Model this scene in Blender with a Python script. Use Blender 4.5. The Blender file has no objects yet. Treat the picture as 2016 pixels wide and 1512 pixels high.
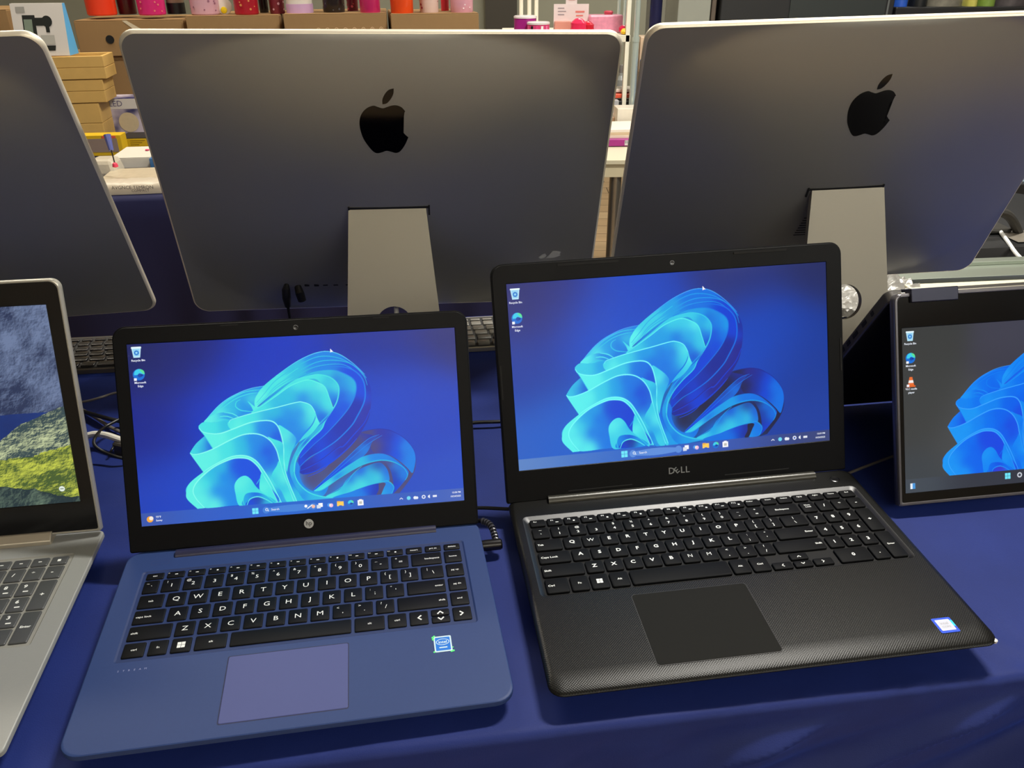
import bpy, math, random
import numpy as np
from mathutils import Matrix, Vector, noise
from math import sin, cos, pi, sqrt, atan2, radians
random.seed(7)
COL = bpy.context.scene.collection
SC = bpy.context.scene

# ------------------------------------------------------------ camera
F_PX = 1624.7; CAM_H = 0.5251; PITCH = 0.4745; ROLL = -0.0051
fw = Vector((0, cos(PITCH), -sin(PITCH))); r0 = Vector((1, 0, 0)); u0 = r0.cross(fw)
cr = r0 * cos(ROLL) + u0 * sin(ROLL); cu = -r0 * sin(ROLL) + u0 * cos(ROLL)
cam_data = bpy.data.cameras.new('camera'); cam = bpy.data.objects.new('camera', cam_data); COL.objects.link(cam)
cam.matrix_world = Matrix(((cr.x, cu.x, -fw.x, 0), (cr.y, cu.y, -fw.y, 0), (cr.z, cu.z, -fw.z, CAM_H), (0, 0, 0, 1)))
cam_data.sensor_fit = 'HORIZONTAL'; cam_data.sensor_width = 36.0; cam_data.lens = F_PX / 2016 * 36.0
cam_data.clip_start = 0.01
SC.camera = cam
def ray(px, py): return fw + cr * ((px - 1008) / F_PX) + cu * ((756 - py) / F_PX)
def atz(px, py, z=-0.006):
    d = ray(px, py); k = (z - CAM_H) / d.z; return Vector((0, 0, CAM_H)) + d * k
def aty(px, py, Y):
    d = ray(px, py); return Vector((0, 0, CAM_H)) + d * (Y / d.y)

# ------------------------------------------------------------ materials
def lin(c):
    return tuple((x / 255 / 12.92 if x / 255 <= 0.04045 else ((x / 255 + 0.055) / 1.055) ** 2.4) for x in c[:3]) + (1.0,)
MATS = {}
def mat(name, rgb, rough=0.5, metal=0.0, spec=0.5, coat=0.0, emit=None, estr=1.0, noise_amt=0.0, nscale=40, bump=0.0, bscale=200, alpha=None, trans=0.0, sheen=0.0, linear=False):
    if name in MATS: return MATS[name]
    m = bpy.data.materials.new(name); m.use_nodes = True; nt = m.node_tree; b = nt.nodes['Principled BSDF']
    c = tuple(rgb) + (1,) if linear else lin(rgb)
    b.inputs['Base Color'].default_value = c
    b.inputs['Roughness'].default_value = rough; b.inputs['Metallic'].default_value = metal
    b.inputs['Specular IOR Level'].default_value = spec; b.inputs['Coat Weight'].default_value = coat
    b.inputs['Transmission Weight'].default_value = trans
    if trans: b.inputs['IOR'].default_value = 1.06
    if sheen: b.inputs['Sheen Weight'].default_value = sheen; b.inputs['Sheen Roughness'].default_value = 0.35
    if emit: b.inputs['Emission Color'].default_value = lin(emit); b.inputs['Emission Strength'].default_value = estr
    tc = None
    if noise_amt or bump:
        tc = nt.nodes.new('ShaderNodeTexCoord')
    if noise_amt:
        n = nt.nodes.new('ShaderNodeTexNoise'); n.inputs['Scale'].default_value = nscale; n.inputs['Detail'].default_value = 5
        nt.links.new(tc.outputs['Object'], n.inputs['Vector'])
        mx = nt.nodes.new('ShaderNodeMixRGB'); mx.blend_type = 'MULTIPLY'; mx.inputs['Fac'].default_value = 1
        rp = nt.nodes.new('ShaderNodeMapRange'); rp.inputs['To Min'].default_value = 1 - noise_amt; rp.inputs['To Max'].default_value = 1 + noise_amt
        nt.links.new(n.outputs['Fac'], rp.inputs['Value'])
        mx.inputs['Color1'].default_value = c; nt.links.new(rp.outputs['Result'], mx.inputs['Color2'])
        nt.links.new(mx.outputs['Color'], b.inputs['Base Color'])
    if bump:
        n = nt.nodes.new('ShaderNodeTexNoise'); n.inputs['Scale'].default_value = bscale; n.inputs['Detail'].default_value = 4
        nt.links.new(tc.outputs['Object'], n.inputs['Vector'])
        bp = nt.nodes.new('ShaderNodeBump'); bp.inputs['Strength'].default_value = bump; bp.inputs['Distance'].default_value = 0.001
        nt.links.new(n.outputs['Fac'], bp.inputs['Height']); nt.links.new(bp.outputs['Normal'], b.inputs['Normal'])
    MATS[name] = m; return m

def screen_mat(name, attr='picture'):
    m = bpy.data.materials.new(name); m.use_nodes = True; nt = m.node_tree; b = nt.nodes['Principled BSDF']
    a = nt.nodes.new('ShaderNodeAttribute'); a.attribute_name = attr
    b.inputs['Base Color'].default_value = (0.004, 0.004, 0.005, 1); b.inputs['Roughness'].default_value = 0.07
    nt.links.new(a.outputs['Color'], b.inputs['Emission Color']); b.inputs['Emission Strength'].default_value = 1.0
    return m

# ------------------------------------------------------------ mesh builder
class MB:
    def __init__(s): s.v = []; s.f = []; s.m = []; s.M = Matrix()
    def add(s, vs, fs, mi=0, M=None):
        o = len(s.v); T = s.M if M is None else s.M @ M
        s.v += [tuple(T @ Vector(p)) for p in vs]
        s.f += [tuple(i + o for i in f) for f in fs]; s.m += [mi] * len(fs); return s
    def box(s, x0, x1, y0, y1, z0, z1, mi=0, M=None):
        v = [(x0, y0, z0), (x1, y0, z0), (x1, y1, z0), (x0, y1, z0), (x0, y0, z1), (x1, y0, z1), (x1, y1, z1), (x0, y1, z1)]
        return s.add(v, [(3, 2, 1, 0), (4, 5, 6, 7), (0, 1, 5, 4), (1, 2, 6, 5), (2, 3, 7, 6), (3, 0, 4, 7)], mi, M)
    def loops(s, L, mi=0, cap0=False, cap1=False, M=None, closed=True):
        n = len(L[0]); v = [p for l in L for p in l]; f = []
        for k in range(len(L) - 1):
            for i in range(n if closed else n - 1):
                j = (i + 1) % n; f.append((k * n + i, k * n + j, (k + 1) * n + j, (k + 1) * n + i))
        if cap0: f.append(tuple(range(n - 1, -1, -1)))
        if cap1: f.append(tuple((len(L) - 1) * n + i for i in range(n)))
        return s.add(v, f, mi, M)
    def tube(s, pts, r, mi=0, n=10, cap=True):
        pts = [Vector(p) for p in pts]; L = []; up = Vector((0, 0, 1)); prev = None
        for i, p in enumerate(pts):
            t = (pts[min(i + 1, len(pts) - 1)] - pts[max(i - 1, 0)]).normalized()
            if prev is None:
                a = up if abs(t.z) < 0.9 else Vector((1, 0, 0)); x = t.cross(a).normalized()
            else: x = (prev - t * prev.dot(t)).normalized()
            prev = x; y = t.cross(x); rr = r[i] if isinstance(r, (list, tuple)) else r
            L.append([tuple(p + (x * cos(2 * pi * k / n) + y * sin(2 * pi * k / n)) * rr) for k in range(n)])
        return s.loops(L, mi, cap, cap)
    def lathe(s, prof, mi=0, n=28, M=None, cap=True):
        L = [[(r * cos(2 * pi * k / n), r * sin(2 * pi * k / n), z) for k in range(n)] for r, z in prof]
        return s.loops(L, mi, cap, cap, M)
    def build(s, name, mats, parent=None, Mx=None, smooth=30, bevel=0, bseg=2):
        me = bpy.data.meshes.new(name); me.from_pydata(s.v, [], s.f)
        if not isinstance(mats, (list, tuple)): mats = [mats]
        for m in mats: me.materials.append(m)
        me.polygons.foreach_set('material_index', s.m)
        if smooth:
            me.polygons.foreach_set('use_smooth', [True] * len(s.f)); me.set_sharp_from_angle(angle=radians(smooth))
        me.update()
        o = bpy.data.objects.new(name, me); COL.objects.link(o)
        if parent: o.parent = parent
        if Mx is not None: o.matrix_basis = Mx
        if bevel:
            md = o.modifiers.new('bevel', 'BEVEL'); md.width = bevel; md.segments = bseg; md.limit_method = 'ANGLE'; md.angle_limit = radians(40)
        return o

def tag(o, label=None, cat=None, group=None, kind=None):
    if label: o['label'] = label
    if cat: o['category'] = cat
    if group: o['group'] = group
    if kind: o['kind'] = kind
    return o
def empty(name, M, label, cat, group=None):
    o = bpy.data.objects.new(name, None); COL.objects.link(o); o.empty_display_size = 0.05; o.matrix_basis = M
    return tag(o, label, cat, group)
def Rm(rx, ry, rz): return Matrix.Rotation(rz, 4, 'Z') @ Matrix.Rotation(ry, 4, 'Y') @ Matrix.Rotation(rx, 4, 'X')
def T(x, y, z): return Matrix.Translation((x, y, z))

def rr(x0, x1, y0, y1, r, n=5):
    p = []
    rs = r if isinstance(r, (list, tuple)) else [r] * 4       # TR, TL, BL, BR
    for (cx, cy, a0, q) in ((x1, y1, 0, rs[0]), (x0, y1, 90, rs[1]), (x0, y0, 180, rs[2]), (x1, y0, 270, rs[3])):
        sx = -1 if cx == x1 else 1; sy = -1 if cy == y1 else 1
        for k in range(n + 1):
            a = radians(a0 + 90 * k / n); p.append((cx + sx * q + q * cos(a), cy + sy * q + q * sin(a)))
    return p
def xy(l, z): return [(a, b, z) for a, b in l]
def xz(l, y): return [(a, y, b) for a, b in l][::-1]      # loop facing -y after reversal handled by caller

def catmull(P, n=8, closed=True):
    P = [np.array(p, float) for p in P]; out = []; N = len(P); rng = range(N) if closed else range(N - 1)
    for i in rng:
        if closed: a, b, c, d = P[i - 1], P[i], P[(i + 1) % N], P[(i + 2) % N]
        else: a, b, c, d = P[max(i - 1, 0)], P[i], P[i + 1], P[min(i + 2, N - 1)]
        if np.allclose(b, c): out.append(tuple(b)); continue
        if np.allclose(a, b): a = b * 2 - c if False else b
        for k in range(n):
            t = k / n
            out.append(tuple(0.5 * ((2 * b) + (c - a) * t + (2 * a - 5 * b + 4 * c - d) * t * t + (3 * b - a - 3 * c + d) * t ** 3)))
    if not closed: out.append(tuple(P[-1]))
    return out

# ------------------------------------------------------------ text as flat meshes
TXT = {}
def patch(P, depth, off, step=.004):
    """filled 2D outline draped over a curved back: returns verts, faces"""
    import bmesh
    bm = bmesh.new(); vs = [bm.verts.new((a, 0, b)) for a, b in P]; f = bm.faces.new(vs)
    bmesh.ops.triangulate(bm, faces=[f])
    xs = [q[0] for q in P]; zs = [q[1] for q in P]
    for ax, lo, hi in ((0, min(xs), max(xs)), (2, min(zs), max(zs))):
        n = int((hi - lo) / step)
        for k in range(1, n + 1):
            co = [0, 0, 0]; no = [0, 0, 0]; co[ax] = lo + (hi - lo) * k / (n + 1); no[ax] = 1
            bmesh.ops.bisect_plane(bm, geom=bm.verts[:] + bm.edges[:] + bm.faces[:], plane_co=co, plane_no=no)
    bm.verts.index_update()
    r = [(v.co.x, -depth(v.co.x, v.co.z) - off, v.co.z) for v in bm.verts], [tuple(v.index for v in f.verts) for f in bm.faces]
    bm.free(); return r
def text2d(s, size=1.0, bold=0.0, align='CENTER', res=2):
    key = (s, bold, align, res)
    if key not in TXT:
        cu_ = bpy.data.curves.new('txt', 'FONT'); cu_.body = s; cu_.size = 1.0; cu_.offset = bold; cu_.align_x = align; cu_.align_y = 'CENTER'; cu_.resolution_u = res; cu_.fill_mode = 'FRONT'
        o = bpy.data.objects.new('txt', cu_); COL.objects.link(o)
        dg = bpy.context.evaluated_depsgraph_get(); me = bpy.data.meshes.new_from_object(o.evaluated_get(dg))
        TXT[key] = ([tuple(v.co) for v in me.vertices], [tuple(p.vertices) for p in me.polygons])
        bpy.data.objects.remove(o); bpy.data.curves.remove(cu_); bpy.data.meshes.remove(me)
    v, f = TXT[key]; return [(a * size, b * size, c) for a, b, c in v], f
def put_text(mb, s, size, M, mi=0, bold=0.0, align='CENTER', sx=1.0):
    v, f = text2d(s, size, bold, align); mb.add([(a * sx, b, 0) for a, b, c in v], f, mi, M)
# frame mapping text xy onto a lid front (x right, z up, facing -y)
FRONT = Matrix(((1, 0, 0, 0), (0, 0, -1, 0), (0, 1, 0, 0), (0, 0, 0, 1)))
# ------------------------------------------------------------ drawn screen pictures (colour attribute on a fine grid)
PAL = {  # per screen: C c s b d n k p l L
 'dell': dict(C=(88,240,238), c=(52,205,232), s=(16,158,232), b=(0,112,228), d=(0,62,214), n=(18,40,150), k=(30,32,66), p=(34,36,140), l=(70,170,250), L=(120,255,252)),
 'hp': dict(C=(92,240,228), c=(66,226,226), s=(36,190,226), b=(8,130,232), d=(0,72,224), n=(20,48,176), k=(74,72,120), p=(40,50,170), l=(90,215,245), L=(140,255,240)),
 'tent': dict(C=(20,150,245), c=(8,132,242), s=(0,112,240), b=(0,98,236), d=(20,70,225), n=(60,50,200), k=(72,72,90), p=(70,60,190), l=(40,150,250), L=(60,165,255)),
}
def pal_lin(p): return {k: np.array(lin(v)[:3]) for k, v in p.items()}
class Ras:
    def __init__(s, w, h): s.w, s.h = w, h; s.im = np.zeros((h, w, 3))
    def mask(s, P):
        P = np.array(P, float); X = P[:, 0] * s.w; Y = P[:, 1] * s.h
        x0, x1 = max(int(X.min()) - 1, 0), min(int(X.max()) + 2, s.w); y0, y1 = max(int(Y.min()) - 1, 0), min(int(Y.max()) + 2, s.h)
        if x1 <= x0 or y1 <= y0: return None
        X2, Y2 = np.roll(X, -1), np.roll(Y, -1); M = np.zeros((y1 - y0, x1 - x0)); xs = np.arange(x0, x1)
        for yy in range(y0, y1):
            for off in (.25, .75):
                y = yy + off; c = (Y <= y) != (Y2 <= y)
                if not c.any(): continue
                xi = np.sort(X[c] + (y - Y[c]) / (Y2[c] - Y[c]) * (X2[c] - X[c]))
                for a, b in zip(xi[0::2], xi[1::2]): M[yy - y0] += 0.5 * np.clip(np.minimum(b, xs + 1) - np.maximum(a, xs), 0, 1)
        return x0, x1, y0, y1, np.clip(M, 0, 1)
    def fill(s, P, col, a=1.0):
        r = s.mask(P)
        if r is None: return
        x0, x1, y0, y1, M = r
        if callable(col):
            gx, gy = np.meshgrid((np.arange(x0, x1) + .5) / s.w, (np.arange(y0, y1) + .5) / s.h); c = col(gx, gy)
        else: c = np.array(col)
        M = (M * a)[..., None]; s.im[y0:y1, x0:x1] = s.im[y0:y1, x0:x1] * (1 - M) + c * M
def idw(pts, cols):
    pts = np.array(pts); cols = np.array(cols)
    def fn(gx, gy):
        W = np.zeros(gx.shape); A = np.zeros(gx.shape + (3,))
        for (a, b), c in zip(pts, cols):
            w = 1 / (((gx - a) * 1.78) ** 2 + (gy - b) ** 2 + 1.6e-3) ** 1.7; W += w; A += w[..., None] * c
        return A / W[..., None]
    return fn
def stroke(P, w):
    P = np.array(P); d = np.gradient(P, axis=0); d[:, 0] *= 1.78; n = np.stack([-d[:, 1], d[:, 0]], 1); n /= np.linalg.norm(n, axis=1)[:, None] + 1e-9
    n[:, 0] /= 1.78; tt = np.linspace(0, pi, len(P)); ww = (w * (0.45 + 0.55 * np.sin(tt)))[:, None]
    return np.vstack([P + n * ww, (P - n * ww)[::-1]])
def pp(s): return [tuple(int(c) / 10000 for c in t.split(',')) for t in s.split()]
def petals(R, pal):
    p = pal_lin(pal)
    for ln in RIBBONS.strip().split('\n'):
        t = ln.split('|')
        if t[0] == 'F':
            cs = [(tuple(int(c) / 10000 for c in k[:-1].split(',')), p[k[-1]]) for k in t[2].split()]
            R.fill(catmull(pp(t[1]), 6), idw([c[0] for c in cs], [c[1] for c in cs]))
        else:
            R.fill(stroke(catmull(pp(t[1]), 6, False), int(t[2]) * 0.00042), p[t[3]], 0.85)
def circ(x, y, r, n=24, a0=0, a1=360):
    return [(x + r * cos(radians(a0 + (a1 - a0) * k / n)) / 1.78, y + r * sin(radians(a0 + (a1 - a0) * k / n))) for k in range(n)]
def rect(x, y, w, h, r=0): return [(x - w / 2, y - h / 2), (x + w / 2, y - h / 2), (x + w / 2, y + h / 2), (x - w / 2, y + h / 2)]
def trap(x, y, w0, w1, h): return [(x - w0 / 2, y - h / 2), (x + w0 / 2, y - h / 2), (x + w1 / 2, y + h / 2), (x - w1 / 2, y + h / 2)]
Lc = lambda *c: np.array(lin(c)[:3])
def ic_bin(R, x, y, s=1.0):
    R.fill(trap(x, y, .019 * s, .028 * s, .058 * s), Lc(190, 232, 250)); R.fill(trap(x, y - .002, .014 * s, .020 * s, .040 * s), Lc(150, 210, 240))
    R.fill(trap(x, y + .025 * s, .030 * s, .028 * s, .008 * s), Lc(235, 250, 255)); R.fill(circ(x, y - .003, .013 * s), Lc(30, 120, 210)); R.fill(circ(x, y - .003, .006 * s), Lc(150, 215, 245))
def ic_swirl(R, x, y, r):
    R.fill(circ(x, y, r), Lc(20, 110, 210)); R.fill(circ(x + r * .06, y + r * .12, r * .88, 24, -5, 200), Lc(60, 205, 235)); R.fill(circ(x + r * .2, y + r * .3, r * .6, 24, -30, 120), Lc(90, 225, 150))
    R.fill(circ(x + r * .1, y - r * .12, r * .36), Lc(20, 70, 175)); R.fill(circ(x + r * .28, y - r * .1, r * .22), Lc(15, 55, 150))
def ic_edge(R, x, y, r=.031):
    ic_swirl(R, x, y, r); R.fill(rect(x - .011, y - r * .8, .008, .014), Lc(240, 245, 255))
def ic_win(R, x, y, s=1.0):
    for i in (-1, 1):
        for j in (-1, 1): R.fill(rect(x + i * .0049 * s, y + j * .0088 * s, .0088 * s, .0157 * s), Lc(110, 230, 250))
def ic_cone(R, x, y):
    R.fill([(x - .005, y + .030), (x + .005, y + .030), (x + .012, y - .026), (x - .012, y - .026)], Lc(230, 110, 50))
    R.fill([(x - .0075, y + .010), (x + .0075, y + .010), (x + .0095, y - .006), (x - .0095, y - .006)], Lc(245, 240, 235)); R.fill(rect(x, y - .026, .032, .010), Lc(225, 100, 40)); R.fill(rect(x - .011, y - .022, .009, .014), Lc(240, 245, 255))
def ic_tasks(R, x, y, step=.0318):
    R.fill(rect(x + .002, y + .004, .013, .022), Lc(250, 250, 255)); R.fill(rect(x - .004, y - .005, .012, .020), Lc(215, 225, 240))
    x += step; R.fill(circ(x - .003, y, .011), Lc(70, 150, 235)); R.fill(circ(x + .003, y - .003, .011), Lc(240, 190, 225)); R.fill(circ(x, y, .006), Lc(250, 235, 210))
    x += step; R.fill(rect(x, y + .002, .021, .026), Lc(250, 205, 90)); R.fill(rect(x - .005, y + .014, .010, .008), Lc(235, 175, 60)); R.fill(rect(x, y - .011, .009, .008), Lc(40, 90, 190))
    x += step; ic_swirl(R, x, y, .018)
    x += step; R.fill(rect(x, y - .001, .018, .030), Lc(250, 250, 255)); R.fill(rect(x, y - .001, .009, .015), Lc(190, 190, 180)); R.fill(rect(x, y + .016, .009, .006), Lc(240, 240, 245))
def ic_tray(R, x, y):
    w = Lc(235, 240, 250)
    R.fill([(x - .006, y - .003), (x, y + .006), (x + .006, y - .003), (x + .004, y - .005), (x, y + .002), (x - .004, y - .005)], w)
    R.fill(circ(x + .024, y, .011), Lc(110, 215, 240)); R.fill(circ(x + .044, y - .001, .009), w); R.fill(circ(x + .050, y - .002, .008), w)
    R.fill(circ(x + .072, y, .011), w); R.fill(circ(x + .072, y, .006), Lc(70, 100, 190)); R.fill([(x + .086, y - .004), (x + .086, y + .004), (x + .092, y + .011), (x + .092, y - .011)], w); R.fill(rect(x + .108, y, .013, .011), w)
def wallpaper(kind):
    R = Ras(960, 540); gx, gy = np.meshgrid((np.arange(R.w) + .5) / R.w, (np.arange(R.h) + .5) / R.h)
    if kind == 'tent': cs = [((.0, 1), (58, 60, 60)), ((.5, 1), (64, 64, 78)), ((1, 1), (62, 62, 90)), ((0, .5), (60, 62, 62)), ((.3, .3), (72, 74, 76)), ((0, 0), (60, 66, 72)), ((1, 0), (60, 66, 90)), ((.5, .6), (58, 58, 72))]
    elif kind == 'hp': cs = [((0, 1), (26, 34, 84)), ((.15, .9), (20, 34, 120)), ((.45, .85), (6, 52, 190)), ((.75, .95), (22, 46, 150)), ((1, 1), (44, 50, 120)), ((0, .5), (12, 34, 140)), ((.3, .6), (4, 56, 200)), ((0, .1), (24, 62, 180)), ((.15, .15), (14, 66, 200)), ((.9, .5), (24, 66, 190)), ((1, .1), (34, 78, 196)), ((.75, .6), (14, 70, 204))]
    else: cs = [((0, 1), (40, 44, 104)), ((.12, .9), (34, 44, 130)), ((.4, .85), (14, 66, 190)), ((.7, 1), (34, 48, 120)), ((1, 1), (32, 42, 96)), ((0, .5), (24, 60, 160)), ((.3, .7), (10, 78, 205)), ((0, .1), (38, 96, 196)), ((.15, .15), (22, 94, 205)), ((.95, .5), (18, 56, 150)), ((1, .1), (24, 62, 160)), ((.78, .6), (12, 70, 190))]  # navy corner tones paint screen reflections into the picture
    R.im[:] = idw([c[0] for c in cs], [Lc(*c[1]) for c in cs])(gx, gy) if False else smooth_bg(gx, gy, cs)
    petals(R, PAL[kind])
    return R
def smooth_bg(gx, gy, cs):
    W = 0; A = 0
    for (a, b), c in cs:
        w = np.exp(-(((gx - a) * 1.5) ** 2 + (gy - b) ** 2) / .045) + 1e-5; W = W + w; A = A + w[..., None] * Lc(*c)
    return A / W[..., None]
def fbm(gx, gy, sc, seed, octv=5):
    rs = np.random.RandomState(seed); out = 0; amp = 1; tot = 0
    for o in range(octv):
        n = int(sc * 2 ** o); G = rs.rand(n + 3, int(n * 1.8) + 4); X = gx * (n * 1.78); Y = gy * n
        i = np.floor(X).astype(int); j = np.floor(Y).astype(int); fx = X - i; fy = Y - j; fx = fx * fx * (3 - 2 * fx); fy = fy * fy * (3 - 2 * fy)
        i = np.clip(i, 0, G.shape[1] - 2); j = np.clip(j, 0, G.shape[0] - 2)
        out = out + amp * ((G[j, i] * (1 - fx) + G[j, i + 1] * fx) * (1 - fy) + (G[j + 1, i] * (1 - fx) + G[j + 1, i + 1] * fx) * fy); tot += amp; amp *= .62
    return out / tot
def mountain():
    R = Ras(960, 540); gx, gy = np.meshgrid((np.arange(R.w) + .5) / R.w, (np.arange(R.h) + .5) / R.h)
    def emb(n): d = np.gradient(n, axis=0) - np.gradient(n, axis=1); return d
    n1 = fbm(gx, gy, 7, 1, 6); n2 = fbm(gx, gy * 1.6, 9, 2, 6); n3 = fbm(gx, gy, 4, 3, 6)
    def mix(a, b, t): t = np.clip(t, 0, 1)[..., None]; return Lc(*a) * (1 - t) + Lc(*b) * t
    im = mix((40, 52, 84), (108, 124, 158), (n1 - .5) * 2.0 + .4 + emb(n1) * 14 + (gy - .75) * .5)
    lake = mix((10, 30, 84), (30, 60, 130), n3); m = (gy < .47 + .01 * n1); im[m] = lake[m]
    hill_top = np.interp(gx, [0, .5, .76, .82, .88, .93, 1.0], [.05, .18, .285, .35, .415, .455, .505]) + (n1 - .5) * .03
    rock = mix((52, 72, 78), (196, 206, 160), (n2 - .45) * 2.2 + emb(n2) * 16 + .1); m = gy < hill_top; im[m] = rock[m]
    moss_top = np.interp(gx, [0, .7, .8, .9, 1], [.1, .22, .245, .26, .30]) + (n2 - .5) * .05
    moss = mix((70, 92, 48), (196, 204, 78), (n2 - .4) * 2.4 + emb(n2) * 14 + .15); m = gy < moss_top; im[m] = moss[m]
    low = np.interp(gx, [0, .75, .85, .92, 1], [.14, .13, .10, .07, .03]) + (n1 - .5) * .08
    dk = mix((34, 52, 58), (110, 132, 112), (n1 - .4) * 2 + emb(n1) * 12); m = gy < low; im[m] = dk[m]
    R.im = im; R.fill(circ(.957, .075, .014), Lc(225, 235, 225)); R.fill(rect(.957, .075, .009, .004), Lc(60, 80, 60))
    return R
def display(R, sw, sh, parent, Mx, name='display', ds=1, matname='lit_screen', u0=0.0, u1=1.0, extra=None):
    """fine grid, one colour per vertex; x 0..sw, z 0..sh, facing -y"""
    im = R.im
    i0, i1 = int(u0 * im.shape[1]), int(u1 * im.shape[1])
    h, w = im.shape[0], i1 - i0; im = im[:, i0:i1]
    xs = (np.arange(w) / (w - 1) * (u1 - u0) + u0) * sw; zs = np.arange(h) / (h - 1) * sh
    X, Z = np.meshgrid(xs, zs); co = np.stack([X, np.zeros_like(X), Z], -1).reshape(-1, 3)
    a = np.arange(w * h).reshape(h, w); q = np.stack([a[:-1, :-1], a[:-1, 1:], a[1:, 1:], a[1:, :-1]], -1).reshape(-1, 4)
    ev, ef, ec = extra if extra else ([], [], [])
    nv = len(co); me = bpy.data.meshes.new(name)
    if len(ev): co = np.vstack([co, np.array(ev)])
    me.vertices.add(len(co)); me.vertices.foreach_set('co', co.ravel())
    nl = q.size + sum(len(f) for f in ef); me.loops.add(nl)
    idx = np.concatenate([q.ravel()] + [np.array(f) + nv for f in ef]); me.loops.foreach_set('vertex_index', idx.astype(np.int32))
    tot = [4] * len(q) + [len(f) for f in ef]; st = np.concatenate([[0], np.cumsum(tot)[:-1]])
    me.polygons.add(len(tot)); me.polygons.foreach_set('loop_start', st.astype(np.int32)); me.polygons.foreach_set('loop_total', np.array(tot, np.int32))
    me.update(calc_edges=True)
    at = me.color_attributes.new('picture', 'FLOAT_COLOR', 'POINT'); c = np.ones((len(co), 4)); c[:nv, :3] = im.reshape(-1, 3)
    if len(ev): c[nv:, :3] = np.array(ec)
    at.data.foreach_set('color', c.ravel())
    if 'scr_' + matname not in MATS: MATS['scr_' + matname] = screen_mat(matname)
    me.materials.append(MATS['scr_' + matname])
    o = bpy.data.objects.new(name, me); COL.objects.link(o); o.parent = parent; o.matrix_basis = Mx; return o
class TextLayer:
    def __init__(s, sw, sh): s.v = []; s.f = []; s.c = []; s.sw = sw; s.sh = sh
    def text(s, t, u, v, h, col=(235, 240, 250), bold=.02, align='CENTER'):
        vs, fs = text2d(t, h * s.sh, bold, align); o = len(s.v)
        s.v += [(a + u * s.sw, -0.00004, b + v * s.sh) for a, b, c in vs]; s.f += [tuple(i + o for i in f) for f in fs]; s.c += [Lc(*col)] * len(vs)
    def data(s): return s.v, s.f, s.c
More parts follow.
